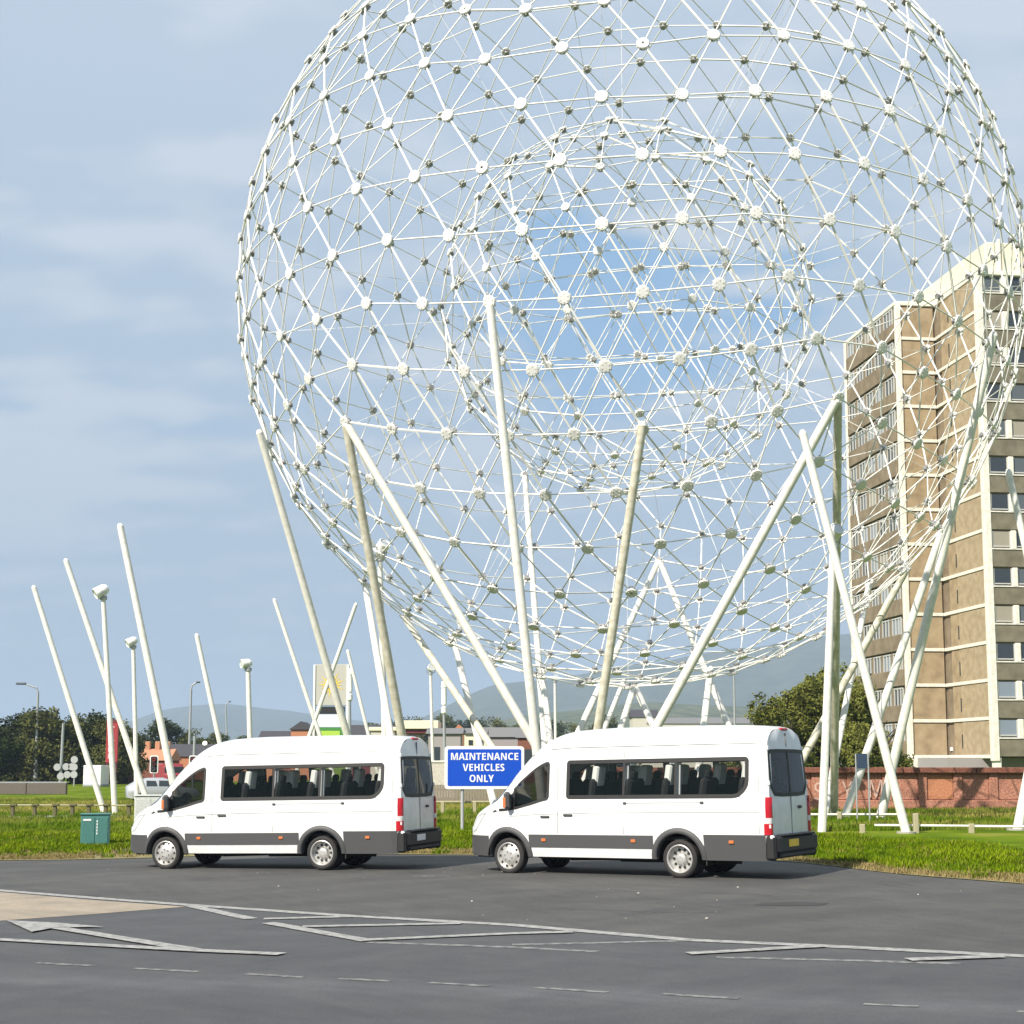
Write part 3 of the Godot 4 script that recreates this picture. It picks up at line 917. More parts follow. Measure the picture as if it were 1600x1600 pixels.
func floodlight(label: String, top: Vector3, base: Vector3, head: float, face: Vector3, r := 0.1):
	var t := thing("floodlight_column", label, "floodlight", base, 0.0, "white floodlight columns round the sphere")
	var d := top - base
	var st := tool()
	tube(st, Vector3(0, -0.1, 0), d - Vector3(0, head * 0.7, 0), r, r * 0.8, 12, true)
	obj("column", st, M.pole, t)
	st = tool()
	tube(st, d - Vector3(0, head * 0.72, 0), d - Vector3(0, head * 0.45, 0), r * 1.25, r * 1.25, 12, true)
	obj("collar", st, M.galv, t)
	st = tool()
	var f := face.normalized()
	var c := d + f * head * 0.25
	lathe(st, [[-head * 0.55, 0.0], [-head * 0.55, head * 0.26], [-head * 0.3, head * 0.4], [head * 0.42, head * 0.43], [head * 0.45, head * 0.38], [head * 0.4, head * 0.36]], c, f, 20)
	obj("lamp_housing", st, M.lamp_white, t)
	st = tool()
	lathe(st, [[head * 0.4, head * 0.36], [head * 0.41, 0.0]], c, f, 20)
	obj("lens", st, M.lamp_glass, t)
	st = tool()
	var s := f.cross(Vector3.UP).normalized() * head * 0.46
	path_tube(st, [d - Vector3(0, head * 0.5, 0), d - Vector3(0, head * 0.45, 0) + s, c + s], head * 0.04, 6)
	path_tube(st, [d - Vector3(0, head * 0.5, 0), d - Vector3(0, head * 0.45, 0) - s, c - s], head * 0.04, 6)
	obj("bracket", st, M.galv, t)

func street_lamp(label: String, top: Vector3, base: Vector3, arm: float, r := 0.13):
	var t := thing("street_lamp", label, "street lamp", base)
	var d := top - base
	var st := tool()
	tube(st, Vector3.ZERO, Vector3(0, 2.2, 0), r * 1.5, r * 1.4, 10, true)
	tube(st, Vector3(0, 2.2, 0), d - Vector3(0, 0.6, 0), r, r * 0.7, 10, true)
	obj("column", st, M.galv, t)
	st = tool()
	path_tube(st, [d - Vector3(0, 0.6, 0), d + Vector3(arm * 0.08, -0.15, 0), d + Vector3(arm * 0.6, 0.25, 0)], r * 0.55, 6)
	obj("arm", st, M.galv, t)
	st = tool()
	bevel_box(st, d + Vector3(arm * 0.85, 0.32, 0), Vector3(absf(arm) * 0.5, 0.24, 0.4), 0.08)
	obj("lantern", st, M.dark_lamp, t)

func raise_lights():
	floodlight("leftmost tall floodlight column with a large drum head turned left", Vector3(-19.32, 10.2, -69.3), Vector3(-18.45, -0.3, -69.3), 0.66, Vector3(-0.75, -0.5, 0.4), 0.14)
	floodlight("smaller floodlight column between the two leftmost crossing poles and the tallest free pole", Vector3(-18.53, 8.0, -72.0), Vector3(-18.11, -0.3, -72.0), 0.52, Vector3(-0.75, -0.45, 0.45), 0.12)
	floodlight("floodlight column rising above the middle of the left minibus's roof front", Vector3(-13.43, 7.1, -75.0), Vector3(-13.09, -0.27, -75.0), 0.55, Vector3(-0.8, -0.15, 0.5), 0.15)
	floodlight("floodlight column in front of the sphere's lower left, near the stained olive pole", Vector3(-5.42, 10.75, -60.0), Vector3(-5.04, -0.17, -60.0), 0.62, Vector3(0.5, 0.6, 0.5), 0.13)
	floodlight("thin far floodlight column above the gap left of the blue sign", Vector3(-5.52, 8.4, -100.0), Vector3(-5.26, -0.17, -100.0), 0.6, Vector3(0.3, 0.2, 1.0), 0.12)
	floodlight("floodlight column on the near grass behind the right minibus's rear", Vector3(9.63, 8.85, -43.79), Vector3(9.09, 0.07, -43.79), 0.5, Vector3(0.25, 0.55, 0.7), 0.13)
	floodlight("thin far floodlight column right of the tallest upright pole's foot", Vector3(2.91, 7.72, -100.0), Vector3(2.96, -0.03, -100.0), 0.4, Vector3(0.3, 0.3, 1.0), 0.11)
	# two slim columns with a long lamp in line with the shaft
	for q in [["slim column with a long vertical lamp just left of the blue sign's left edge", Vector3(-4.60, 7.51, -100), Vector3(-4.48, -0.16, -100)], ["slim column with a long vertical lamp close to the yellow totem sign's right side", Vector3(-10.99, 8.38, -100), Vector3(-10.88, -0.25, -100)]]:
		var t := thing("lamp_column", q[0], "lamp post", q[2])
		var d: Vector3 = q[1] - q[2]
		var st := tool()
		tube(st, Vector3.ZERO, d - Vector3(0, 2.2, 0), 0.12, 0.1, 10, true)
		obj("column", st, M.galv, t)
		st = tool()
		lathe(st, [[-2.2, 0.12], [-2.1, 0.2], [-1.75, 0.2], [-1.7, 0.1], [-1.6, 0.1], [-1.55, 0.19], [-0.5, 0.19], [-0.45, 0.12], [-0.4, 0.22], [0.0, 0.18], [0.05, 0.0]], d, Vector3.UP, 14)
		obj("lamp", st, M.lamp_white, t)
	street_lamp("dark headed street lamp before the trees at the far left", Vector3(-51.36, 10.2, -160), Vector3(-51.31, -0.34, -160), -2.2, 0.17)
	street_lamp("street lamp with a short flat head left of the short free pole", Vector3(-43.47, 12.5, -200), Vector3(-43.54, -0.34, -200), 1.1, 0.2)
	street_lamp("tiny distant street lamp in front of the far hill above the left minibus", Vector3(-50.34, 12.3, -260), Vector3(-49.81, -0.34, -260), 0.8, 0.17)
	var t := thing("thin_mast", "thin grey mast beyond the right end of the sphere's underside", "mast", Vector3(18.04, 0.14, -120))
	var st := tool()
	tube(st, Vector3.ZERO, Vector3(0.03, 8.97, 0), 0.12, 0.07, 8, true)
	obj("shaft", st, M.galv, t)
	t = thing("road_sign_post", "pale post carrying two backs of round road signs at the far left", "sign post", Vector3(-45.59, -0.34, -150))
	st = tool()
	tube(st, Vector3.ZERO, Vector3(0.12, 6.33, 0), 0.17, 0.13, 8, true)
	obj("post", st, M.galv, t)
	for q in [[-0.28, 1.9], [0.62, 1.95], [1.2, 1.95], [0.1, 1.0], [0.75, 1.15]]:
		st = tool()
		lathe(st, [[-0.03, 0.0], [-0.03, 0.36], [0.03, 0.36], [0.03, 0.0]], Vector3(q[0], q[1], 0.25), Vector3(0, 0, 1), 16)
		obj("sign_disc", st, M.sign_back, t)
	t = thing("stacked_road_signs", "post with three pale round sign backs one above another", "sign post", Vector3(-43.9, -0.34, -149))
	st = tool()
	tube(st, Vector3.ZERO, Vector3(0, 3.0, 0), 0.08, 0.08, 8, true)
	obj("post", st, M.galv, t)
	for k in 3:
		st = tool()
		lathe(st, [[-0.03, 0.0], [-0.03, 0.36], [0.03, 0.36], [0.03, 0.0]], Vector3(0, 2.65 - 0.74 * k, 0.15), Vector3(0, 0, 1), 16)
		obj("sign_disc", st, M.sign_back, t)
	t = thing("grey_post", "short grey post before the dark slate roof above the left minibus bonnet", "post", Vector3(-34.35, -0.34, -160))
	st = tool()
	tube(st, Vector3.ZERO, Vector3(0.1, 5.2, 0), 0.16, 0.16, 8, true)
	obj("shaft", st, M.galv, t)

# ---------------------------------------------------------------- minibus: x to the nose, y up, -z the side towards the camera
const WALL_W := [[.3, .955], [.5, 1.0], [.8, 1.03], [1.3, 1.025], [1.5, 1.0], [2.2, .925], [2.45, .885], [2.9, .8]]
const TOP_Y := [[-3.72, 2.70], [-3.55, 2.75], [-3.2, 2.785], [-2.5, 2.81], [-1.2, 2.82], [0.0, 2.82], [.55, 2.79], [.95, 2.71], [1.25, 2.59], [1.55, 2.41], [1.8, 2.2], [2.1, 1.87], [2.36, 1.56], [2.48, 1.47], [2.72, 1.33], [2.86, 1.17], [2.92, 1.0], [2.94, .93]]
const RAIL_Y := [[.85, 2.46], [1.0, 2.43], [1.2, 2.32], [1.45, 2.1], [1.8, 1.74], [2.12, 1.41], [2.45, 1.28], [2.75, 1.12], [2.94, .9]]
const BELT_Y := [[.75, 1.45], [1.0, 1.42], [1.35, 1.33], [1.72, 1.255], [2.12, 1.22], [2.5, 1.1], [2.94, .78]]
const ARCH_R := 0.475

func van_w(x: float, y: float) -> float:
	var w := table(WALL_W, y)
	if x > 1.65: w -= 0.38 * pow((x - 1.65) / 1.29, 2.6)
	if x < -3.4: w -= 0.07 * pow((-3.4 - x) / 0.28, 3.0)
	return w

func van_bottom(x: float) -> float:
	for c in [1.875, -1.875]:
		var d := absf(x - c)
		if d < ARCH_R: return maxf(0.345, 0.35 + sqrt(ARCH_R * ARCH_R - d * d))
	return 0.345

func van_pt(side: float, x: float, y: float, off := 0.0) -> Vector3:
	var w := van_w(x, y) + off
	var xx := x
	if x < -3.4 and y > 1.0: xx += 0.1 * pow((y - 1.0) / 1.8, 2.0) * (-3.4 - x) / 0.28
	return Vector3(xx, y, side * w)

func van_upper(side: float, x: float, f: float, off := 0.0) -> Vector3:
	return van_pt(side, x, lerpf(soft(BELT_Y, x), soft(RAIL_Y, x), f), off)

func van_top(side: float, x: float, t: float, off := 0.0) -> Vector3:
	var rail := soft(RAIL_Y, x)
	var top := soft(TOP_Y, x)
	var p := lerpf(5.0, 2.0, smoothstep(0.2, 1.8, x))
	var y := rail + (top - rail) * (1.0 - pow(1.0 - t, p))
	var e := van_pt(side, x, rail)
	return Vector3(e.x, y + off, e.z * (1.0 - t))

func shell_quad(st: SurfaceTool, a: Vector3, b: Vector3, c: Vector3, d: Vector3):
	var m := (a + b + c + d) / 4.0
	var out := m - Vector3(clampf(m.x, -3.2, 1.6), 1.2, 0)
	quad(st, a, b, c, d, out)

func loop_pts(side: float, x0: float, x1: float, f0: float, f1: float, r: Array, off: float, grow: float) -> Array:
	# a rounded window outline on the body side; r: corner radii in metres at (x0,f0) (x1,f0) (x1,f1) (x0,f1)
	var pts := []
	var hgt: float = (soft(RAIL_Y, (x0 + x1) / 2.0) - soft(BELT_Y, (x0 + x1) / 2.0))
	var gx := grow
	var gf := grow / hgt
	var a0 := x0 - gx; var a1 := x1 + gx; var b0 := f0 - gf; var b1 := f1 + gf
	var corners := [[a0, b0, 1.0, 1.0, PI], [a1, b0, -1.0, 1.0, PI * 1.5], [a1, b1, -1.0, -1.0, 0.0], [a0, b1, 1.0, -1.0, PI * 0.5]]
	for k in 4:
		var c: Array = corners[k]
		var rr: float = maxf(0.01, r[k] + grow)
		for i in 7:
			var ang: float = c[4] + PI * 0.5 * i / 6.0
			pts.append([c[0] + c[2] * rr + cos(ang) * rr, c[1] + (c[3] * rr + sin(ang) * rr) / hgt])
		# a few points along each edge so that the frame follows the body
		var n: Array = corners[(k + 1) % 4]
		var rn: float = maxf(0.01, r[(k + 1) % 4] + grow)
		var from: Array = pts[-1]
		var to: Array = [n[0] + n[2] * rn + cos(n[4]) * rn, n[1] + (n[3] * rn + sin(n[4]) * rn) / hgt]
		for i in range(1, 8): pts.append([lerpf(from[0], to[0], i / 8.0), lerpf(from[1], to[1], i / 8.0)])
	var out := []
	for p in pts: out.append(van_upper(side, p[0], p[1], off))
	return out

func window_ring(st: SurfaceTool, side: float, x0: float, x1: float, f0: float, f1: float, r: Array, inner: float, outer: float):
	var a := loop_pts(side, x0, x1, f0, f1, r, 0.009, outer)
	var b := loop_pts(side, x0, x1, f0, f1, r, 0.009, inner)
	var c := loop_pts(side, x0, x1, f0, f1, r, -0.002, outer)
	for i in a.size():
		var j := (i + 1) % a.size()
		quad(st, a[i], a[j], b[j], b[i], Vector3(0, 0, side))
		var o: Vector3 = (a[i] - b[i])
		quad(st, a[i], a[j], c[j], c[i], o)

func pane(st: SurfaceTool, side: float, x0: float, x1: float, f0: float, f1: float):
	var nx := 8
	var ny := 5
	for i in nx:
		for j in ny:
			var p := []
			for q in [[0, 0], [1, 0], [1, 1], [0, 1]]:
				p.append(van_upper(side, lerpf(x0, x1, (i + q[0]) / float(nx)), lerpf(f0, f1, (j + q[1]) / float(ny)), 0.003))
			quad(st, p[0], p[1], p[2], p[3], Vector3(0, 0, side))

func side_strip(st: SurfaceTool, side: float, pts: Array, width: float, off: float):
	# a strip on the body side through (x, y) points
	var prev := []
	for i in pts.size():
		var a: Array = pts[maxi(i - 1, 0)]; var b: Array = pts[mini(i + 1, pts.size() - 1)]
		var t := Vector2(b[0] - a[0], b[1] - a[1]).normalized()
		var n := Vector2(-t.y, t.x) * width / 2.0
		var now := [van_pt(side, pts[i][0] + n.x, pts[i][1] + n.y, off), van_pt(side, pts[i][0] - n.x, pts[i][1] - n.y, off)]
		if prev: quad(st, prev[0], now[0], now[1], prev[1], Vector3(0, 0, side))
		prev = now

func wheel(van: Node3D, x: float, z: float, s: float, dual: bool):
	var t := Node3D.new()
	t.name = "wheel"
	van.add_child(t, true)
	t.position = Vector3(x, 0.35, z)
	var ax := Vector3(0, 0, s)
	var st := tool()
	lathe(st, [[-0.11, 0.24], [-0.115, 0.31], [-0.09, 0.345], [-0.04, 0.352], [0.04, 0.352], [0.09, 0.345], [0.115, 0.31], [0.108, 0.262], [0.09, 0.245]], Vector3.ZERO, ax, 40)
	obj("tyre", st, M.rubber, t)
	st = tool()
	if dual:
		lathe(st, [[-0.1, 0.245], [0.1, 0.25], [0.108, 0.262], [0.112, 0.25], [0.1, 0.236], [0.02, 0.225], [-0.01, 0.2], [-0.012, 0.13], [0.02, 0.105], [0.05, 0.095], [0.06, 0.05], [0.06, 0.0]], Vector3.ZERO, ax, 40)
	else:
		lathe(st, [[-0.1, 0.245], [0.1, 0.25], [0.108, 0.262], [0.112, 0.25], [0.09, 0.236], [0.06, 0.225], [0.075, 0.19], [0.1, 0.15], [0.112, 0.11], [0.118, 0.07], [0.118, 0.0]], Vector3.ZERO, ax, 40)
	obj("rim", st, M.rim, t)
	st = tool()
	for k in 10:
		var a := TAU * k / 10.0
		var r := 0.165 if dual else 0.2
		var h := 0.0 if dual else 0.073
		tube(st, Vector3(cos(a) * r, sin(a) * r, s * (h - 0.03)), Vector3(cos(a) * r, sin(a) * r, s * (h + 0.006)), 0.026, 0.026, 10, true)
	obj("rim_holes", st, M.dark_hole, t)
	st = tool()
	for k in 6:
		var a := TAU * k / 6.0 + 0.3
		var r := 0.105 if dual else 0.085
		var h := 0.02 if dual else 0.112
		tube(st, Vector3(cos(a) * r, sin(a) * r, s * h), Vector3(cos(a) * r, sin(a) * r, s * (h + 0.03)), 0.015, 0.012, 6, true)
	obj("wheel_nuts", st, M.galv, t)
	if dual:
		st = tool()
		lathe(st, [[-0.37, 0.2], [-0.375, 0.31], [-0.34, 0.35], [-0.2, 0.35], [-0.16, 0.31], [-0.16, 0.2]], Vector3.ZERO, ax, 32)
		obj("inner_tyre", st, M.rubber, t)

func make_van(called: String, label: String, plate: Material) -> Node3D:
	var t := thing(called, label, "minibus", Vector3.ZERO, 0.0, "white minibuses parked on the lay-by")
	var xs := [-3.68, -3.665, -3.63, -3.56, -3.45, -3.28, -3.0, -2.7, -2.45, -2.35, -2.342, -2.315, -2.255, -2.155, -2.025, -1.875, -1.725, -1.595, -1.495, -1.435, -1.408, -1.4, -1.1, -.75, -.3, .1, .49, .7, .85, .92, 1.0, 1.1, 1.2, 1.3, 1.4, 1.408, 1.435, 1.495, 1.595, 1.66, 1.72, 1.8, 1.875, 1.95, 2.025, 2.09, 2.155, 2.255, 2.315, 2.342, 2.35, 2.42, 2.5, 2.58, 2.66, 2.74, 2.8, 2.85, 2.89, 2.92, 2.94]
	var lower := [0.0, 0.1, 0.25, 0.45, 0.7, 0.88, 1.0]
	var upper := [0.0, 0.03, 0.25, 0.5, 0.725, 0.88, 1.0]
	var tops := [0.0, 0.05, 0.12, 0.22, 0.35, 0.5, 0.7, 0.85, 1.0]
	var body := tool(true)
	var screen := tool(true)
	for side in [1.0, -1.0]:
		for i in xs.size() - 1:
			var a: float = xs[i]; var b: float = xs[i + 1]
			var m := (a + b) / 2.0
			for j in lower.size() - 1:
				var p := []
				for q in [[a, lower[j]], [b, lower[j]], [b, lower[j + 1]], [a, lower[j + 1]]]:
					p.append(van_pt(side, q[0], lerpf(van_bottom(q[0]), soft(BELT_Y, q[0]), q[1])))
				shell_quad(body, p[0], p[1], p[2], p[3])
			var cut := (m > -3.28 and m < 0.49) or (m > 0.92 and m < 1.72)
			for j in upper.size() - 1:
				if cut and j >= 1 and j < 4: continue
				shell_quad(body, van_upper(side, a, upper[j]), van_upper(side, b, upper[j]), van_upper(side, b, upper[j + 1]), van_upper(side, a, upper[j + 1]))
			for j in tops.size() - 1:
				var glass: bool = m > 1.8 and m < 2.35 and j >= 1
				shell_quad(screen if glass else body, van_top(side, a, tops[j]), van_top(side, b, tops[j]), van_top(side, b, tops[j + 1]), van_top(side, a, tops[j + 1]))
		# nose and tail end walls
		var rows := 10
		for j in rows:
			var y0 := lerpf(0.345, soft(RAIL_Y, 2.94), j / 10.0); var y1 := lerpf(0.345, soft(RAIL_Y, 2.94), (j + 1) / 10.0)
			for c in [[1.0, 0.8], [0.8, 0.4], [0.4, 0.0]]:
				var p := []
				for q in [[c[0], y0], [c[1], y0], [c[1], y1], [c[0], y1]]:
					var e := van_pt(side, 2.94, q[1])
					p.append(Vector3(2.94 + 0.06 * (1.0 - q[0] * q[0]), q[1], e.z * q[0]))
				quad(body, p[0], p[1], p[2], p[3], Vector3.RIGHT)
		var ys := [0.5, 0.6, 0.9, 1.2, 1.5, 1.75, 2.05, 2.33, 2.46]
		var cs := [1.0, 0.95, 0.84, 0.5, 0.1, 0.0]
		for j in ys.size() - 1:
			for k in cs.size() - 1:
				if j >= 4 and j < 7 and k >= 2: continue
				var p := []
				for q in [[cs[k], ys[j]], [cs[k + 1], ys[j]], [cs[k + 1], ys[j + 1]], [cs[k], ys[j + 1]]]:
					var e := van_pt(side, -3.68, q[1])
					p.append(Vector3(e.x - 0.03 * (1.0 - q[0] * q[0]), q[1], e.z * q[0]))
				quad(body, p[0], p[1], p[2], p[3], Vector3.LEFT)
		for k in cs.size() - 1:
			var p := []
			for q in [cs[k], cs[k + 1]]:
				var e := van_pt(side, -3.68, 2.46)
				p.append(Vector3(e.x - 0.03 * (1.0 - q * q), 2.46, e.z * q))
				p.append(van_top(side, -3.68, 1.0 - q))
			quad(body, p[0], p[2], p[3], p[1], Vector3.LEFT)
	obj("body", body, M.van, t)
	obj("windscreen", screen, M.glass_dark, t)
	# underbody and wheel housings
	var st := tool()
	box(st, Vector3(-0.05, 0.44, 0), Vector3(2.6, 0.26, 1.7))
	box(st, Vector3(-2.98, 0.5, 0), Vector3(1.2, 0.3, 1.75))
	box(st, Vector3(2.62, 0.42, 0), Vector3(0.45, 0.24, 1.2))
	for c in [1.875, -1.875]:
		box(st, Vector3(c, 0.62, 0), Vector3(1.02, 0.3, 1.1))
		for s in [1.0, -1.0]:
			var prev := []
			for k in 13:
				var a := PI * k / 12.0
				var now := [Vector3(c + cos(a) * (ARCH_R + 0.004), 0.35 + sin(a) * (ARCH_R + 0.004), s * 0.98), Vector3(c + cos(a) * (ARCH_R + 0.004), 0.35 + sin(a) * (ARCH_R + 0.004), s * 0.5)]
				if prev: quad(st, prev[0], now[0], now[1], prev[1], Vector3(c, 0.35, 0) - now[0])
				prev = now
	tube(st, Vector3(-2.9, 0.3, -0.5), Vector3(-0.4, 0.3, -0.5), 0.05, 0.05, 8, true)
	tube(st, Vector3(1.0, 0.28, 0), Vector3(-1.875, 0.34, 0), 0.06, 0.06, 8, true)
	tube(st, Vector3(-1.875, 0.35, -0.7), Vector3(-1.875, 0.35, 0.7), 0.08, 0.08, 8, true)
	tube(st, Vector3(1.875, 0.33, -0.7), Vector3(1.875, 0.33, 0.7), 0.06, 0.06, 8, true)
	obj("underbody", st, M.under, t)
	# cabin floor, lining, seats
	st = tool()
	box(st, Vector3(-1.0, 0.72, 0), Vector3(5.1, 0.06, 1.86))
	box(st, Vector3(1.95, 1.12, 0), Vector3(0.5, 0.5, 1.6))
	obj("cabin_floor", st, M.seat, t)
	st = tool(true)
	for i in 12:
		var a := lerpf(-3.5, 1.4, i / 12.0); var b := lerpf(-3.5, 1.4, (i + 1) / 12.0)
		quad(st, Vector3(a, minf(2.42, soft(TOP_Y, a) - 0.2), -0.8), Vector3(b, minf(2.42, soft(TOP_Y, b) - 0.2), -0.8), Vector3(b, minf(2.42, soft(TOP_Y, b) - 0.2), 0.8), Vector3(a, minf(2.42, soft(TOP_Y, a) - 0.2), 0.8), Vector3.DOWN)
	obj("headlining", st, M.trim, t)
	var seat_spots := []
	for z in [-0.62, 0.0, 0.62]: seat_spots.append([1.02, z])
	for x in [0.1, -0.68, -1.46, -2.24, -3.02]:
		for z in [-0.74, -0.26, 0.24, 0.74]: seat_spots.append([x, z])
	for n in seat_spots.size():
		var q: Array = seat_spots[n]
		var seat := Node3D.new()
		seat.name = "seat"
		t.add_child(seat, true)
		seat.position = Vector3(q[0], 0.72, q[1])
		st = tool()
		bevel_box(st, Vector3(0.2, 0.38, 0), Vector3(0.48, 0.16, 0.44), 0.05)
		box(st, Vector3(0.15, 0.16, 0), Vector3(0.3, 0.3, 0.3))
		obj("cushion", st, M.seat, seat)
		st = tool()
		bevel_box(st, Vector3(-0.1, 0.75, 0), Vector3(0.14, 0.74, 0.48), 0.05, Basis(Vector3.BACK, 0.16))
		obj("backrest", st, M.seat, seat)
		st = tool()
		bevel_box(st, Vector3(-0.17, 1.18, 0), Vector3(0.09, 0.16, 0.24), 0.035, Basis(Vector3.BACK, 0.16))
		obj("headrest", st, M.seat, seat)
		if n in [0, 2, 3, 6, 8, 11, 12, 14, 16, 19, 22]:
			st = tool()
			bevel_box(st, Vector3(-0.175, 1.17, 0), Vector3(0.14, 0.4, 0.32), 0.03, Basis(Vector3.BACK, 0.16))
			obj("head_cover", st, M.head_cover, seat)
	st = tool()
	for x in [0.62, -0.75, -1.84, -3.34]:
		for s in [1.0, -1.0]: box(st, Vector3(x, 1.85, s * 0.87), Vector3(0.12, 0.95, 0.05), Basis(Vector3.RIGHT, -s * 0.1))
	obj("cabin_pillars", st, M.trim, t)
	# windows
	for s in [1.0, -1.0]:
		st = tool()
		window_ring(st, s, -3.28, 0.49, 0.03, 0.725, [0.3, 0.05, 0.05, 0.06], -0.05, 0.022)
		for x in [-0.75, -1.84]: side_strip(st, s, [[x, 1.46], [x, 1.7], [x, 1.95], [x, 2.19]], 0.05, 0.011)
		obj("window_surround", st, M.black, t)
		st = tool()
		window_ring(st, s, 0.92, 1.72, 0.03, 0.725, [0.05, 0.04, 0.16, 0.05], -0.03, 0.02)
		side_strip(st, s, [[1.6, 1.3], [1.75, 1.275], [1.95, 1.255], [2.06, 1.25]], 0.05, 0.01)
		var k := [van_upper(s, 1.7, 0.0, 0.012), van_upper(s, 2.24, 0.05, 0.012), van_upper(s, 1.74, 0.6, 0.012)]
		tri(st, k[0], k[1], k[2], Vector3(0, 0, s))
		obj("door_window_surround", st, M.black, t)
		for q in [[-3.27, -1.84], [-1.84, -0.75], [-0.75, 0.48]]:
			st = tool(true)
			pane(st, s, q[0], q[1], 0.03, 0.725)
			obj("side_window", st, M.glass, t)
		st = tool(true)
		pane(st, s, 0.93, 1.71, 0.03, 0.725)
		obj("door_window", st, M.glass, t)
		# filler where the rear bottom corner of the glass is cut off
		st = tool()
		tri(st, van_upper(s, -3.32, 0.0, 0.005), van_upper(s, -3.1, 0.0, 0.005), van_upper(s, -3.32, 0.25, 0.005), Vector3(0, 0, s))
		obj("corner_filler", st, M.van, t)
		# dark cladding between and around the wheels
		st = tool()
		for q in [[-1.36, 1.36, 0.535, 0.775], [-3.6, -2.4, 0.335, 0.8], [2.36, 2.94, 0.335, 0.74]]:
			var n := 10
			for i in n:
				var a := lerpf(q[0], q[1], i / float(n)); var b := lerpf(q[0], q[1], (i + 1) / float(n))
				quad(st, van_pt(s, a, q[2], 0.016), van_pt(s, b, q[2], 0.016), van_pt(s, b, q[3], 0.016), van_pt(s, a, q[3], 0.016), Vector3(0, 0, s))
				quad(st, van_pt(s, a, q[3], 0.016), van_pt(s, b, q[3], 0.016), van_pt(s, b, q[3], -0.01), van_pt(s, a, q[3], -0.01), Vector3.UP)
				quad(st, van_pt(s, a, q[2], 0.016), van_pt(s, b, q[2], 0.016), van_pt(s, b, q[2], -0.01), van_pt(s, a, q[2], -0.01), Vector3.DOWN)
		obj("side_cladding", st, M.clad, t)
		for c in [1.875, -1.875]:
			st = tool(true)
			var prev := []
			for i in 21:
				var a := lerpf(-0.06, PI + 0.06, i / 20.0)
				var now := []
				for q in [[ARCH_R - 0.012, -0.12], [ARCH_R - 0.012, 0.02], [ARCH_R + 0.02, 0.034], [ARCH_R + 0.085, 0.024], [ARCH_R + 0.1, -0.004]]:
					var x: float = c + cos(a) * q[0]
					var y: float = 0.35 + sin(a) * q[0]
					now.append(van_pt(s, x, maxf(y, 0.34), q[1]))
				if prev:
					for k2 in 4: quad(st, prev[k2], now[k2], now[k2 + 1], prev[k2 + 1], (now[k2] - Vector3(c, 0.35, 0)).normalized() * (-1.0 if k2 == 0 else 0.4) + Vector3(0, 0, s) * (0.0 if k2 == 0 else 1.0))
				prev = now
			obj("wheel_arch_flare", st, M.clad, t)
		# seams, rail and mouldings
		st = tool()
		side_strip(st, s, [[0.7, 0.8], [0.7, 1.2], [0.7, 1.5], [0.72, 2.0], [0.75, 2.3]], 0.011, 0.003)
		side_strip(st, s, [[-0.75, 0.8], [-0.75, 1.44]], 0.011, 0.003)
		side_strip(st, s, [[-0.75, 2.22], [-0.75, 2.44]], 0.011, 0.003)
		side_strip(st, s, [[1.98, 1.2], [1.95, 1.05], [1.7, 0.85]], 0.009, 0.003)
		side_strip(st, s, [[1.8, 1.12], [1.2, 1.16], [0.0, 1.19], [-1.5, 1.2], [-3.0, 1.2], [-3.5, 1.2]], 0.009, 0.003)
		side_strip(st, s, [[-3.5, 0.82], [-3.5, 1.6], [-3.48, 2.3]], 0.008, 0.003)
		obj("panel_seams", st, M.seam, t)
		st = tool()
		side_strip(st, s, [[0.9, 2.42], [0.4, 2.445], [-1.0, 2.445], [-2.4, 2.445], [-3.5, 2.44]], 0.016, 0.004)
		obj("gutter", st, M.seam, t)
		st = tool()
		side_strip(st, s, [[-0.78, 1.375], [-1.5, 1.38], [-2.35, 1.38]], 0.022, 0.004)
		obj("door_rail", st, M.galv, t)
		st = tool()
		for q in [[0.98, 1.12], [0.46, 1.15]]:
			bevel_box(st, van_pt(s, q[0], q[1], 0.015), Vector3(0.2, 0.04, 0.04), 0.012)
		for q in [[-0.78, 1.375], [-2.38, 1.38]]:
			bevel_box(st, van_pt(s, q[0], q[1], 0.012), Vector3(0.07, 0.045, 0.03), 0.01)
		obj("door_handle", st, M.clad, t)
		for x in [1.02, -0.95, -2.95]:
			st = tool()
			bevel_box(st, van_pt(s, x, 0.67, 0.022), Vector3(0.1, 0.06, 0.02), 0.008)
			obj("side_marker", st, M.amber, t)
		# mirror
		st = tool()
		var mp := van_pt(s, 1.78, 1.44, 0.13)
		bevel_box(st, mp, Vector3(0.13, 0.34, 0.17), 0.05)
		tube(st, van_pt(s, 1.85, 1.32, -0.02), mp + Vector3(0, -0.12, 0), 0.03, 0.03, 6, true)
		var mir := obj("mirror", st, M.clad, t)
		st = tool()
		bevel_box(st, mp + Vector3(0.02, -0.04, s * 0.078), Vector3(0.07, 0.2, 0.03), 0.01)
		obj("indicator", st, M.amber, mir)
		# headlamp
		st = tool()
		var hl := []
		for q in [[2.42, 1.2], [2.62, 1.17], [2.8, 1.06], [2.9, 0.9], [2.9, 0.8], [2.78, 0.84], [2.6, 1.02]]: hl.append(van_pt(s, q[0], minf(q[1], soft(RAIL_Y, q[0]) - 0.01), 0.012))
		for i in range(1, hl.size() - 1): tri(st, hl[0], hl[i], hl[i + 1], Vector3(0.5, 0, s))
		obj("headlamp", st, M.lamp_glass, t)
		# tail light: red, clear, red
		var tl := Node3D.new()
		tl.name = "tail_light"
		t.add_child(tl, true)
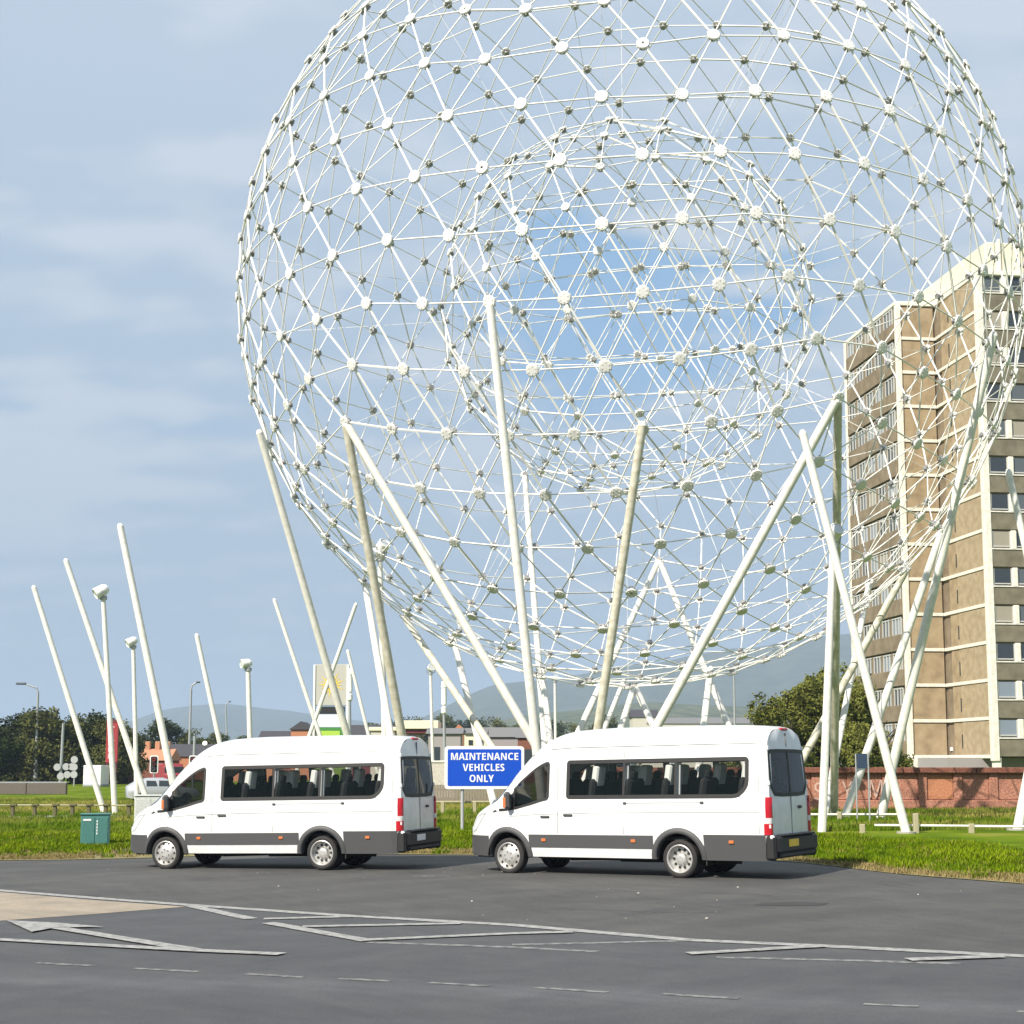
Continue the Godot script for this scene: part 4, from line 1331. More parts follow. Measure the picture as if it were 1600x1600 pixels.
		for q in [[0.8, 1.0, "red_lens"], [1.0, 1.1, "clear_lens"], [1.1, 1.47, "red_lens"]]:
			st = tool(true)
			var edge := tool(true)
			var prev := []
			for k2 in 7:
				var y := lerpf(q[0], q[1], k2 / 6.0)
				var taper := 1.0 - 0.55 * smoothstep(1.25, 1.47, y)
				var e := van_pt(s, -3.68, y)
				var now := [van_pt(s, -3.585 - 0.03 * (1.0 - taper), y, 0.004), van_pt(s, -3.62, y, 0.02), van_pt(s, -3.66, y, 0.024), Vector3(e.x - 0.028, y, s * (absf(e.z) + 0.012)), Vector3(e.x - 0.034, y, s * (absf(e.z) - 0.05)), Vector3(e.x - 0.012, y, s * (absf(e.z) - 0.1 * taper))]
				if prev:
					for i in 5: quad(st if i > 0 or q[0] < 0.9 else edge, prev[i], now[i], now[i + 1], prev[i + 1], Vector3(-1 if i > 2 else -0.3, 0, s))
				prev = now
			obj("lens", st, M[q[2]], tl)
			if q[0] > 0.9: obj("edge_strip", edge, M.clear_lens, tl)
		# rear window and its surround, hinges
		st = tool()
		# half of one wide rear window: outline from the top centre round the outer side to the bottom centre
		var ring := [[0.0, 2.335, 0.0, 2.27], [0.45, 2.335, 0.45, 2.27], [0.8, 2.325, 0.76, 2.26], [0.855, 2.28, 0.795, 2.23], [0.875, 1.95, 0.81, 1.95], [0.875, 1.7, 0.81, 1.72], [0.86, 1.62, 0.79, 1.66], [0.74, 1.49, 0.7, 1.56], [0.4, 1.47, 0.4, 1.54], [0.0, 1.47, 0.0, 1.54]]
		var rear := func(z: float, y: float, off: float) -> Vector3:
			var e := van_pt(1.0, -3.68, y)
			return Vector3(e.x - 0.03 * (1.0 - pow(z / e.z, 2.0)) - off, y, s * z)
		for i in ring.size() - 1:
			var a: Array = ring[i]; var b: Array = ring[i + 1]
			quad(st, rear.call(a[0], a[1], 0.009), rear.call(b[0], b[1], 0.009), rear.call(b[2], b[3], 0.009), rear.call(a[2], a[3], 0.009), Vector3.LEFT)
		quad(st, rear.call(0.0, 1.5, 0.011), rear.call(0.03, 1.5, 0.011), rear.call(0.03, 2.3, 0.011), rear.call(0.0, 2.3, 0.011), Vector3.LEFT)
		obj("rear_window_surround", st, M.black, t)
		st = tool(true)
		var rp := []
		for y in [1.5, 1.7, 1.9, 2.1, 2.33]:
			var row := []
			for c in [0.0, 0.5, 0.86]:
				var e := van_pt(1.0, -3.68, y)
				row.append(Vector3(e.x - 0.03 * (1.0 - c * c) - 0.003, y, s * c * e.z))
			rp.append(row)
		for i in 4:
			for j in 2: quad(st, rp[i][j], rp[i][j + 1], rp[i + 1][j + 1], rp[i + 1][j], Vector3.LEFT)
		obj("rear_window", st, M.glass_dark, t)
		st = tool()
		tri(st, rear.call(0.9, 1.47, 0.006), rear.call(0.72, 1.47, 0.006), rear.call(0.9, 1.66, 0.006), Vector3.LEFT)
		obj("corner_filler", st, M.van, t)
		st = tool()
		for y in [0.95, 1.72, 2.35]: bevel_box(st, Vector3(-3.66 + 0.1 * pow(maxf(y - 1.0, 0) / 1.8, 2.0), y, s * (van_w(-3.68, y) + 0.005)), Vector3(0.09, 0.09, 0.05), 0.015)
		obj("hinge", st, M.van, t)
		wheel(t, 1.875, s * 0.865, s, false)
		wheel(t, -1.875, s * 0.865, s, true)
		st = tool()
		box(st, Vector3(-2.42, 0.42, s * 0.8), Vector3(0.02, 0.36, 0.34))
		obj("mud_flap", st, M.rubber, t)
	# rear doors: centre seam, handle, plate, bumper, lamp
	st = tool()
	box(st, Vector3(-3.712, 1.1, 0), Vector3(0.01, 0.75, 0.012))
	box(st, Vector3(-3.645, 2.5, 0), Vector3(0.03, 0.26, 0.012))
	obj("rear_door_seam", st, M.seam, t)
	st = tool()
	bevel_box(st, Vector3(-3.72, 1.27, 0.4), Vector3(0.05, 0.06, 0.14), 0.02)
	obj("rear_door_handle", st, M.clad, t)
	st = tool()
	bevel_box(st, Vector3(-3.715, 0.62, 0), Vector3(0.26, 0.32, 1.9), 0.05)
	bevel_box(st, Vector3(-3.72, 0.43, 0), Vector3(0.2, 0.1, 1.7), 0.03)
	bevel_box(st, Vector3(-3.79, 0.785, 0), Vector3(0.16, 0.03, 1.5), 0.01)
	obj("rear_bumper", st, M.black, t)
	for s in [1.0, -1.0]:
		st = tool()
		bevel_box(st, Vector3(-3.69, 0.57, s * 0.955), Vector3(0.2, 0.44, 0.12), 0.04)
		obj("bumper_corner", st, M.black, t)
	st = tool()
	bevel_box(st, Vector3(-3.848, 0.64, -0.28), Vector3(0.012, 0.13, 0.46), 0.004)
	obj("number_plate", st, plate, t)
	st = tool()
	for s in [1.0, -1.0]:
		st = tool()
		bevel_box(st, Vector3(-3.72, 0.75, s * 0.975), Vector3(0.1, 0.09, 0.08), 0.03)
		obj("bumper_lamp", st, M.lamp_white, t)
	st = tool()
	bevel_box(st, Vector3(-3.6, 2.705, 0), Vector3(0.08, 0.05, 0.3), 0.015)
	obj("brake_lamp", st, M.red_lens, t)
	# front: grille, bumper, wipers
	st = tool()
	bevel_box(st, Vector3(2.97, 0.53, 0), Vector3(0.13, 0.4, 1.16), 0.05)
	obj("front_bumper", st, M.clad, t)
	st = tool()
	for k in 4: bevel_box(st, Vector3(2.99, 0.7 + 0.05 * k, 0), Vector3(0.03, 0.03, 0.9 - 0.04 * k), 0.008)
	obj("grille", st, M.black, t)
	return t

func park_vans():
	var a := make_van("minibus", "left of the two white minibuses, with the white rear number plate", M.plate_w)
	var b := a.duplicate()
	b.name = numbered("minibus")
	add_child(b)
	tag(b, "right of the two white minibuses, yellow rear plate, its nose before the blue sign", "minibus", "white minibuses parked on the lay-by")
	(b.get_node("number_plate") as MeshInstance3D).material_override = M.plate_y
	for q in [[a, Vector3(-5.45, -0.171, -32.85), 0.324, -0.02], [b, Vector3(2.04, -0.051, -29.45), 0.566, -0.018]]:
		var nose := Vector3(-cos(q[2]) * cos(q[3]), sin(q[3]), -sin(q[2]) * cos(q[3]))
		var near := Vector3(-sin(q[2]), 0, cos(q[2]))
		q[0].transform = Transform3D(Basis(nose, nose.cross(near), -near), q[1])

# ---------------------------------------------------------------- roadside things
func letter(text: String, size: float, m: Material, parent: Node3D, called: String, at: Vector3, turn := 0.0, bold := true, squeeze := 1.0, depth := 0.012):
	var t := TextMesh.new()
	var f := SystemFont.new()
	f.font_names = PackedStringArray(["Droid Sans"])
	f.font_weight = 700 if bold else 400
	t.font = f
	t.text = text
	t.font_size = 64
	t.pixel_size = size / 64.0
	t.depth = depth
	t.curve_step = 2.0
	var o := put(called, t, m, parent, at)
	o.rotation.y = turn
	o.scale = Vector3(squeeze, 1, 1)
	return o

func rounded(w: float, h: float, r: float, n := 6) -> Array:
	var pts := []
	for q in [[1, 1, 0.0], [-1, 1, 0.5], [-1, -1, 1.0], [1, -1, 1.5]]:
		for i in n + 1:
			var a: float = PI * (q[2] + 0.5 * i / n)
			pts.append(Vector2(q[0] * (w / 2 - r) + cos(a) * r, q[1] * (h / 2 - r) + sin(a) * r))
	return pts

func roadside():
	# blue sign: 2.5 m wide panel on two posts
	var t := thing("road_sign", "blue road sign with a white border reading MAINTENANCE VEHICLES ONLY", "road sign", Vector3(-0.88, -0.1, -47.5), 0.09)
	var st := tool()
	extrude(st, rounded(2.55, 1.36, 0.1), -0.03, 0.0, Transform3D(Basis.IDENTITY, Vector3(0, 2.03, 0)))
	obj("border", st, M.sign_white, t)
	st = tool()
	extrude(st, rounded(2.36, 1.17, 0.05), 0.0, 0.006, Transform3D(Basis.IDENTITY, Vector3(0, 2.03, 0)))
	obj("panel", st, M.blue, t)
	letter("MAINTENANCE", 0.31, M.sign_white, t, "lettering", Vector3(0, 2.38, 0.008), 0.0, true, 0.98)
	letter("VEHICLES", 0.31, M.sign_white, t, "lettering", Vector3(-0.02, 2.03, 0.008), 0.0, true, 0.96)
	letter("ONLY", 0.31, M.sign_white, t, "lettering", Vector3(-0.1, 1.68, 0.008), 0.0, true, 0.96)
	for x in [-0.7, 0.7]:
		st = tool()
		tube(st, Vector3(x, -0.1, -0.1), Vector3(x, 2.6, -0.1), 0.055, 0.055, 10, true)
		obj("post", st, M.sign_back, t)
	st = tool()
	for y in [1.6, 2.46]: box(st, Vector3(0, y, -0.045), Vector3(2.3, 0.06, 0.03))
	obj("rail", st, M.sign_back, t)
	# green cabinet
	t = thing("utility_cabinet", "green metal utility cabinet standing in the verge grass at the left", "cabinet", Vector3(-11.78, -0.27, -42.2), 0.2)
	st = tool()
	bevel_box(st, Vector3(0, 0.45, 0), Vector3(0.78, 0.88, 0.36), 0.015)
	obj("shell", st, M.cab_green, t)
	st = tool()
	bevel_box(st, Vector3(0, 0.915, 0), Vector3(0.84, 0.05, 0.42), 0.02)
	obj("lid", st, M.cab_green, t)
	for s in [-1.0, 1.0]:
		st = tool()
		bevel_box(st, Vector3(s * 0.18, 0.46, 0.185), Vector3(0.34, 0.74, 0.02), 0.008)
		obj("door", st, M.cab_green, t)
	st = tool()
	box(st, Vector3(-0.22, 0.76, 0.2), Vector3(0.22, 0.05, 0.008))
	obj("label_plate", st, M.sign_white, t)
	st = tool()
	for k in 5: box(st, Vector3(0.055, 0.38 + 0.085 * k, 0.2), Vector3(0.03, 0.06, 0.008))
	obj("door_marks", st, M.sign_white, t)
	st = tool()
	box(st, Vector3(0, 0.02, 0), Vector3(0.86, 0.06, 0.46))
	obj("plinth", st, M.pale_path, t)
	# pale grey cabinet behind the bonnet of the left van
	t = thing("grey_cabinet", "pale grey low cabinet half hidden behind the left minibus's bonnet", "cabinet", Vector3(-11.1, -0.25, -46.0), 0.1)
	st = tool()
	bevel_box(st, Vector3(0, 0.66, 0), Vector3(1.02, 1.3, 0.6), 0.03)
	obj("shell", st, M.cab_grey, t)
	st = tool()
	bevel_box(st, Vector3(0, 1.33, 0), Vector3(1.08, 0.05, 0.66), 0.02)
	obj("lid", st, M.cab_grey, t)
	for s in [-1.0, 1.0]:
		st = tool()
		bevel_box(st, Vector3(s * 0.24, 0.66, 0.305), Vector3(0.46, 1.14, 0.02), 0.008)
		obj("door", st, M.cab_grey, t)
	# knee rail of timber posts across the roundabout, left
	t = thing("knee_rail", "low timber knee rail on short posts across the left grass", "fence", Vector3(-19.5, -0.31, -66))
	st = tool()
	path_tube(st, [Vector3(-8, 0.52, 0.4), Vector3(-2.6, 0.52, 0), Vector3(1.6, 0.5, 0), Vector3(5.5, 0.5, -0.4)], 0.04, 6)
	obj("rail", st, M.timber_pale, t)
	for x in [-7.6, -6.2, -4.6, -2.62, -1.65, -0.75, 0.02, 0.75, 1.5, 2.53, 3.6, 4.7]:
		st = tool()
		bevel_box(st, Vector3(x, 0.24, 0), Vector3(0.16, 0.56, 0.16), 0.02)
		bevel_box(st, Vector3(x + 0.05, 0.52, 0.05), Vector3(0.3, 0.09, 0.2), 0.02)
		obj("post", st, M.timber_olive, t)
	t = thing("knee_rail", "low pale knee rail seen in the gap below the blue sign", "fence", Vector3(-2.2, -0.15, -64))
	st = tool()
	path_tube(st, [Vector3(-3.5, 0.55, 0), Vector3(4.5, 0.55, 0)], 0.05, 6)
	obj("rail", st, M.timber_pale, t)
	for x in [-3.0, -1.9, -0.78, 0.6, 1.9, 3.2]:
		st = tool()
		bevel_box(st, Vector3(x, 0.27, 0), Vector3(0.16, 0.6, 0.16), 0.02)
		obj("post", st, M.timber_pale, t)
	t = thing("low_rail", "low white rail on short posts across the near right grass", "fence", Vector3(10.1, 0.08, -43))
	st = tool()
	path_tube(st, [Vector3(0.35, 0.22, 0), Vector3(2.9, 0.22, 0.6), Vector3(6.5, 0.22, 1.6)], 0.035, 8)
	obj("rail", st, M.pole, t)
	for q in [[0.0, 0.3, 0.0], [1.45, 0.62, 0.35], [2.95, 0.34, 0.62], [4.6, 0.34, 1.05], [6.2, 0.34, 1.5]]:
		st = tool()
		bevel_box(st, Vector3(q[0], q[1] / 2 - 0.05, q[2]), Vector3(0.15, q[1], 0.15), 0.02)
		obj("post", st, M.timber_pale, t)
	t = thing("low_rail", "second low rail further back, ending beside the crossing pole feet", "fence", Vector3(9.6, 0.07, -51))
	st = tool()
	path_tube(st, [Vector3(-3.0, 0.25, 0), Vector3(3.9, 0.25, 0)], 0.04, 8)
	obj("rail", st, M.pole, t)
	for x in [-2.6, -0.6, 1.6, 3.8]:
		st = tool()
		bevel_box(st, Vector3(x, 0.15, 0), Vector3(0.15, 0.4, 0.15), 0.02)
		obj("post", st, M.timber_pale, t)
	# small dark sign on two legs before the wall
	t = thing("information_sign", "small dark blue sign on a pale post before the brick wall", "sign", Vector3(11.7, 0.09, -50.5))
	st = tool()
	bevel_box(st, Vector3(0.21, 2.05, 0), Vector3(0.34, 0.5, 0.05), 0.01)
	obj("panel", st, M.sign_dark, t)
	for x in [0.0, 0.42]:
		st = tool()
		tube(st, Vector3(x, -0.1, 0), Vector3(x, 2.3, 0), 0.028, 0.028, 8, true)
		obj("post", st, M.galv, t)
	# brown crash barrier far left
	t = thing("crash_barrier", "low brown barrier wall along the road before the far left trees", "barrier", Vector3(-38, -0.34, -112))
	for k in 9:
		st = tool()
		bevel_box(st, Vector3(-21 + 3.0 * k, 0.42, 0), Vector3(2.97, 0.85, 0.4), 0.04)
		obj("wall_section", st, M.barrier, t)
	st = tool()
	bevel_box(st, Vector3(-9, 0.9, 0), Vector3(27, 0.1, 0.3), 0.03)
	obj("top_rail", st, M.galv, t)

func brick_wall():
	var t := thing("brick_wall", "weathered red brick wall with recessed panels below the tower", "wall", Vector3(12.2, 0.02, -62))
	var st := tool()
	box(st, Vector3(2.5, 0.9, -0.15), Vector3(27, 1.9, 0.3))
	obj("backing", st, M.brick, t)
	for k in 16:
		st = tool()
		var x := -9.9 + 1.48 * k
		bevel_box(st, Vector3(x, 1.06, 0.05), Vector3(0.36, 1.12, 0.1), 0.01)
		obj("pier", st, M.brick, t)
		st = tool()
		bevel_box(st, Vector3(x + 0.74, 1.04, 0.012), Vector3(1.06, 1.0, 0.024), 0.006)
		obj("recessed_panel", st, M.brick if k % 5 else M.brick_orange, t)
	st = tool()
	bevel_box(st, Vector3(2.5, 0.24, 0.07), Vector3(27, 0.52, 0.14), 0.02)
	obj("plinth", st, M.brick, t)
	for k in 9:
		st = tool()
		bevel_box(st, Vector3(-9.4 + 3.0 * k, 1.74, 0.04), Vector3(2.98, 0.24, 0.5), 0.03)
		obj("coping", st, M.brick_dark, t)
	for q in [["S", 0.55, 0.86], ["Y", 1.75, 0.92], ["M", 2.95, 0.96]]:
		letter(q[0], 1.0, M.graffiti, t, "painted_letter", Vector3(q[1], q[2], 0.105), 0.0, false, 0.85, 0.01)

# ---------------------------------------------------------------- the tower
func tower():
	# plan: a narrow front face, a long side face to its right that comes forward, and a wing facing the road
	var t := thing("tower_block", "brown concrete tower block with white floor bands and corner strips", "building", Vector3(29.6, 0.1, -110.7), 0.125)
	var floors := 13
	var fh := 2.67
	var y0 := 2.35
	var top := y0 + floors * fh
	var st := tool()
	box(st, Vector3(1.62, y0 + floors * fh / 2.0, -5.35), Vector3(3.16, floors * fh, 10.6))
	box(st, Vector3(9.9, y0 + floors * fh / 2.0, -2.5), Vector3(13.4, floors * fh, 20.3))
	obj("core", st, M.tower_l, t)
	st = tool()
	box(st, Vector3(8.2, 1.1, -3.2), Vector3(15.5, 2.4, 18))
	obj("undercroft", st, M.wall_grey, t)
	for k in [[0.25, 0.3], [3.0, 4.0], [3.35, 7.5], [9.0, 7.4], [14.0, 7.4]]:
		st = tool()
		bevel_box(st, Vector3(k[0], 1.0, k[1]), Vector3(0.5, 2.6, 0.5), 0.03)
		obj("column", st, M.tower_white, t)
	for f in floors:
		var y := y0 + f * fh
		var yc := y + fh / 2.0
		# front face and forward side face: brown panels between white bands
		st = tool()
		bevel_box(st, Vector3(1.62, yc, 0.06), Vector3(2.72, fh - 0.29, 0.12), 0.015)
		obj("front_panel", st, M.tower_a, t)
		st = tool()
		bevel_box(st, Vector3(3.14, yc, 5.0), Vector3(0.12, fh - 0.29, 4.6), 0.015)
		obj("side_panel", st, M.tower_b, t)
		st = tool()
		bevel_box(st, Vector3(3.16, yc, 1.9), Vector3(0.1, fh - 0.29, 1.4), 0.015)
		obj("side_panel", st, M.tower_a, t)
		st = tool()
		bevel_box(st, Vector3(1.62, y + 0.02, 0.1), Vector3(2.74, 0.25, 0.22), 0.02)
		bevel_box(st, Vector3(3.12, y + 0.02, 3.83), Vector3(0.2, 0.25, 7.5), 0.02)
		obj("floor_band", st, M.tower_white, t)
		# a recess with a small vent slit between the two panels
		st = tool()
		bevel_box(st, Vector3(3.12, yc - 0.2, 2.62), Vector3(0.14, 1.0, 0.1), 0.01)
		obj("slit", st, M.win, t)
		# left face: parapets, windows with white frames, deep reveals
		st = tool()
		bevel_box(st, Vector3(-0.1, y + 0.62, -5.35), Vector3(0.24, 1.24, 10.4), 0.03)
		obj("left_parapet", st, M.tower_l, t)
		for k in 5:
			var z := -1.4 - 2.02 * k
			st = tool()
			box(st, Vector3(0.0, y + 1.9, z), Vector3(0.06, 1.3, 1.78))
			var w := obj("window", st, [M.win, M.win_mid, M.win_pale, M.win, M.win_curtain, M.win_mid, M.win][rng.randi() % 7], t)
			st = tool()
			for zz in [-0.86, -0.2, 0.4, 0.86]: box(st, Vector3(-0.05, y + 1.9, z + zz), Vector3(0.1, 1.36, 0.12))
			box(st, Vector3(-0.05, y + 2.5, z), Vector3(0.09, 0.1, 1.8))
			obj("frame", st, M.win_frame, w)
			st = tool()
			box(st, Vector3(-0.06, y + 1.9, z - 1.01), Vector3(0.2, 1.34, 0.24))
			obj("pier", st, M.tower_l, t)
		# right wing: spandrels, strip windows, white mullion panels
		st = tool()
		bevel_box(st, Vector3(10.0, y + 0.62, 7.7), Vector3(13.1, 1.22, 0.2), 0.03)
		obj("spandrel", st, M.tower_c, t)
		for k in 7:
			var x := 4.2 + 1.78 * k
			st = tool()
			box(st, Vector3(x, y + 1.98, 7.66), Vector3(1.3, 1.16, 0.06))
			var w := obj("window", st, M.win_pale if f < 2 else [M.win, M.win, M.win_mid, M.win, M.win_curtain, M.win_mid][rng.randi() % 6], t)
			st = tool()
			for xx in [-0.65, 0.65]: box(st, Vector3(x + xx, y + 1.98, 7.69), Vector3(0.07, 1.2, 0.1))
			box(st, Vector3(x, y + 1.5, 7.69), Vector3(1.32, 0.08, 0.1))
			obj("frame", st, M.win_frame, w)
			st = tool()
			bevel_box(st, Vector3(x + 0.89, y + 1.95, 7.76), Vector3(0.4, 1.36, 0.24), 0.04)
			obj("mullion_panel", st, M.tower_white, t)
		st = tool()
		box(st, Vector3(10.0, y + 1.3, 7.75), Vector3(13.1, 0.09, 0.22))
		obj("sill", st, M.tower_white, t)
	# corner strips, parapet, bottom band and penthouse
	for q in [[Vector3(0.12, 0, 0.08), Vector3(0.42, 0, 0.36)], [Vector3(3.2, 0, 7.62), Vector3(0.5, 0, 0.5)], [Vector3(-0.12, 0, -10.6), Vector3(0.3, 0, 0.4)]]:
		st = tool()
		bevel_box(st, Vector3(q[0].x, y0 + floors * fh / 2.0 - 0.1, q[0].z), Vector3(q[1].x, floors * fh + 0.4, q[1].z), 0.03)
		obj("corner_strip", st, M.tower_white, t)
	st = tool()
	bevel_box(st, Vector3(1.62, top + 0.1, -5.25), Vector3(3.5, 0.35, 11.0), 0.05)
	obj("roof_edge", st, M.tower_white, t)
	st = tool()
	bevel_box(st, Vector3(9.9, top + 0.1, -2.4), Vector3(13.7, 0.35, 20.7), 0.05)
	obj("roof_edge", st, M.tower_white, t)
	st = tool()
	bevel_box(st, Vector3(10.2, top + 1.6, -1.0), Vector3(11.6, 2.7, 15.0), 0.1)
	obj("penthouse", st, M.cream, t)
	for k in 5:
		st = tool()
		bevel_box(st, Vector3(5.4 + 2.4 * k, top + 1.7, 6.6), Vector3(0.22, 2.9, 0.2), 0.03)
		obj("penthouse_rib", st, M.tower_white, t)
	st = tool()
	box(st, Vector3(3.16, y0 + 0.6, 0.5), Vector3(0.16, 0.26, 0.26))
	obj("wall_lamp", st, M.lamp_white, t)

# ---------------------------------------------------------------- far buildings
func house(called: String, label: String, at: Vector3, size: Vector3, roof_h: float, wall: Material, roof: Material, turn := 0.0, windows := 3, along_x := true, chimneys := 0, overhang := 0.25):
	var t := thing(called, label, "building", at, turn)
	var st := tool()
	box(st, Vector3(0, size.y / 2.0, 0), size)
	obj("wall", st, wall, t)
	st = tool()
	var hw := (size.z if along_x else size.x) / 2.0 + overhang
	var hl := (size.x if along_x else size.z) / 2.0 + overhang
	var f := Transform3D(Basis.IDENTITY if not along_x else Basis(Vector3.UP, PI / 2.0), Vector3(0, size.y, 0))
	extrude(st, [Vector2(-hw, 0), Vector2(hw, 0), Vector2(0, roof_h)], -hl, hl, f)
	var r := obj("roof", st, roof, t)
	for k in chimneys:
		st = tool()
		bevel_box(st, Vector3(-size.x * 0.4 + size.x * 0.8 * k / maxf(1.0, chimneys - 1.0), size.y + roof_h + 0.25, 0), Vector3(0.6, 1.3, 0.6), 0.05)
		obj("chimney", st, M.terracotta, r)
	for k in windows:
		st = tool()
		var x := -size.x / 2.0 + size.x * (k + 0.5) / windows
		bevel_box(st, Vector3(x, size.y * 0.55, size.z / 2.0 + 0.02), Vector3(size.x / windows * 0.45, size.y * 0.4, 0.08), 0.01)
		var w := obj("window", st, M.win, t)
		st = tool()
		box(st, Vector3(x, size.y * 0.33, size.z / 2.0 + 0.08), Vector3(size.x / windows * 0.5, 0.1, 0.14))
		obj("sill", st, M.win_frame, w)
	return t

func far_buildings():
	house("brick_hall", "low red brick hall with a long dark slate roof beyond the left minibus bonnet", Vector3(-37.2, -0.35, -190), Vector3(14.5, 3.1, 9), 1.6, M.brick_orange, M.roof, 0.0, 0)
	house("brick_row", "row of red brick houses with orange chimneys behind the leftmost floodlight columns", Vector3(-44.8, -0.35, -180), Vector3(7.6, 2.6, 6), 1.4, M.brick_dark, M.terracotta, 0.0, 3, true, 6)
	house("gable_house", "small orange gabled house between the left minibus roof and the yellow totem", Vector3(-28.1, -0.35, -200), Vector3(2.6, 6.7, 6), 1.1, M.brick_orange, M.roof, 0.0, 1, false)
	house("dark_roofed_house", "dark roofed house joined to the left of the small orange gable", Vector3(-31.6, -0.35, -201), Vector3(4.4, 5.3, 6), 1.3, M.brick_dark, M.roof, 0.0, 2)
	house("grey_roofed_house", "greyish pink house with a grey roof behind the rear of the left minibus", Vector3(-6.3, -0.2, -141), Vector3(3.0, 4.9, 6), 0.6, M.wall_grey, M.roof_grey, 0.0, 2)
	house("long_roofed_house", "grey walled house under a wide grey roof right above the blue sign", Vector3(-1.2, -0.1, -160), Vector3(4.2, 4.8, 7), 1.1, M.wall_grey, M.roof_grey, 0.0, 3)
	house("brick_end_house", "maroon brick house end between the blue sign and the clustered rear poles", Vector3(1.6, -0.1, -152), Vector3(2.0, 4.6, 6), 0.7, M.brick_dark, M.roof_grey, 0.0, 1)
	house("pale_warehouse", "long pale flat building at the foot of the mountain above the right minibus", Vector3(40, 0.1, -300), Vector3(26, 9.5, 14), 1.4, M.render_wall, M.roof_grey, 0.0, 6)
	house("distant_house", "small pale distant house above the middle of the right minibus roof", Vector3(26.5, 0.1, -298), Vector3(5, 10.8, 8), 1.6, M.render_wall, M.roof, 0.0, 2)
	house("terrace_house", "dark maroon terrace house between the yellow totem and the stained olive pole", Vector3(-15.3, -0.2, -170), Vector3(6.5, 5.3, 7), 1.2, M.maroon, M.roof, 0.0, 3)
	# cream gabled house with a brick end
	var t := thing("cream_house", "cream fronted house with a brick gable just above the blue sign", "building", Vector3(-4.0, -0.2, -150))
	var st := tool()
	box(st, Vector3(0.35, 2.55, 0), Vector3(2.3, 5.1, 6))
	obj("wall", st, M.cream, t)
	st = tool()
	extrude(st, [Vector2(-1.75, 0), Vector2(-0.81, 0), Vector2(-0.81, 5.6), Vector2(-1.3, 6.0), Vector2(-1.75, 5.5)], -2.9, 3.1)
	obj("gable", st, M.brick_orange, t)
	st = tool()
	extrude(st, [Vector2(-3.3, 0), Vector2(3.3, 0), Vector2(0, 0.6)], -0.8, 1.6, Transform3D(Basis(Vector3.UP, PI / 2.0), Vector3(0, 5.1, 0)))
	obj("roof", st, M.roof_grey, t)
	for x in [-0.1, 0.95]:
		st = tool()
		bevel_box(st, Vector3(x, 4.2, 3.03), Vector3(0.42, 0.5, 0.08), 0.01)
		obj("window", st, M.win, t)
	# canopy of a filling station
	t = thing("canopy", "cream flat filling station canopy above the left minibus's rear roof", "canopy", Vector3(-9.3, -0.2, -150))
	st = tool()
	bevel_box(st, Vector3(0, 5.95, 0), Vector3(4.0, 0.85, 6), 0.06)
	obj("slab", st, M.cream, t)
	st = tool()
	bevel_box(st, Vector3(0.1, 5.3, 0.2), Vector3(3.2, 0.42, 5), 0.04)
	obj("fascia", st, M.maroon, t)
	for x in [-1.3, 1.3]:
		st = tool()
		bevel_box(st, Vector3(x, 2.6, 0), Vector3(0.3, 5.2, 0.3), 0.03)
		obj("leg", st, M.tower_white, t)
	t = thing("flat_kiosk", "cream flat roofed kiosk left of the canopy behind the olive pole", "building", Vector3(-13.1, -0.2, -152))
	st = tool()
	box(st, Vector3(0, 2.7, 0), Vector3(2.4, 5.4, 4))
	obj("wall", st, M.render_wall, t)
	st = tool()
	bevel_box(st, Vector3(0, 5.6, 0), Vector3(2.8, 0.4, 4.4), 0.05)
	obj("roof", st, M.cream, t)
	# wall and fence seen between the vans
	t = thing("rendered_wall", "pale rendered wall beside the left minibus's rear window", "wall", Vector3(-5.0, -0.17, -90))
	st = tool()
	box(st, Vector3(0, 1.1, 0), Vector3(3.2, 2.3, 0.3))
	obj("wall", st, M.render_wall, t)
	st = tool()
	bevel_box(st, Vector3(0, 2.29, 0), Vector3(3.3, 0.12, 0.42), 0.02)
	obj("coping", st, M.tower_white, t)
	t = thing("board_fence", "grey weathered board fence below the blue sign", "fence", Vector3(-2.0, -0.13, -80))
	for k in 38:
		st = tool()
		bevel_box(st, Vector3(-2.6 + 0.15 * k, 0.5 + 0.012 * (k % 3), 0), Vector3(0.135, 1.0, 0.03), 0.006)
		obj("board", st, M.timber, t)
	st = tool()
	for y in [0.25, 0.75]: box(st, Vector3(0.2, y, -0.05), Vector3(5.7, 0.08, 0.06))
	obj("rail", st, M.timber, t)
	# white container and garage at the left
	t = thing("white_container", "white box container parked before the dark left trees", "container", Vector3(-41.4, -0.34, -148))
	st = tool()
	bevel_box(st, Vector3(0, 1.05, 0), Vector3(1.75, 2.1, 3), 0.04)
	obj("box", st, M.sign_white, t)
	st = tool()
	bevel_box(st, Vector3(0, 0.12, 0), Vector3(1.8, 0.24, 3.05), 0.03)
	obj("base", st, M.galv, t)
	t = thing("garage", "small garage with a pale lintel right of the tall red sign", "building", Vector3(-44.1, -0.34, -168))
	st = tool()
	box(st, Vector3(0, 1.0, -1.5), Vector3(2.6, 2.2, 3))
	obj("wall", st, M.brick_dark, t)
	st = tool()
	bevel_box(st, Vector3(0, 1.98, 0.1), Vector3(2.3, 0.5, 0.3), 0.03)
	obj("lintel", st, M.cream, t)
	st = tool()
	box(st, Vector3(-0.1, 0.85, 0.02), Vector3(1.6, 1.6, 0.06))
	obj("door", st, M.dark_hole, t)
	# tall red sign
	t = thing("tall_red_sign", "tall narrow red sign with pale characters one above another before the trees", "sign", Vector3(-40.6, -0.34, -150))
	st = tool()
	bevel_box(st, Vector3(0.15, 4.5, 0), Vector3(1.2, 4.3, 0.3), 0.04)
	obj("panel", st, M.red_sign, t)
	st = tool()
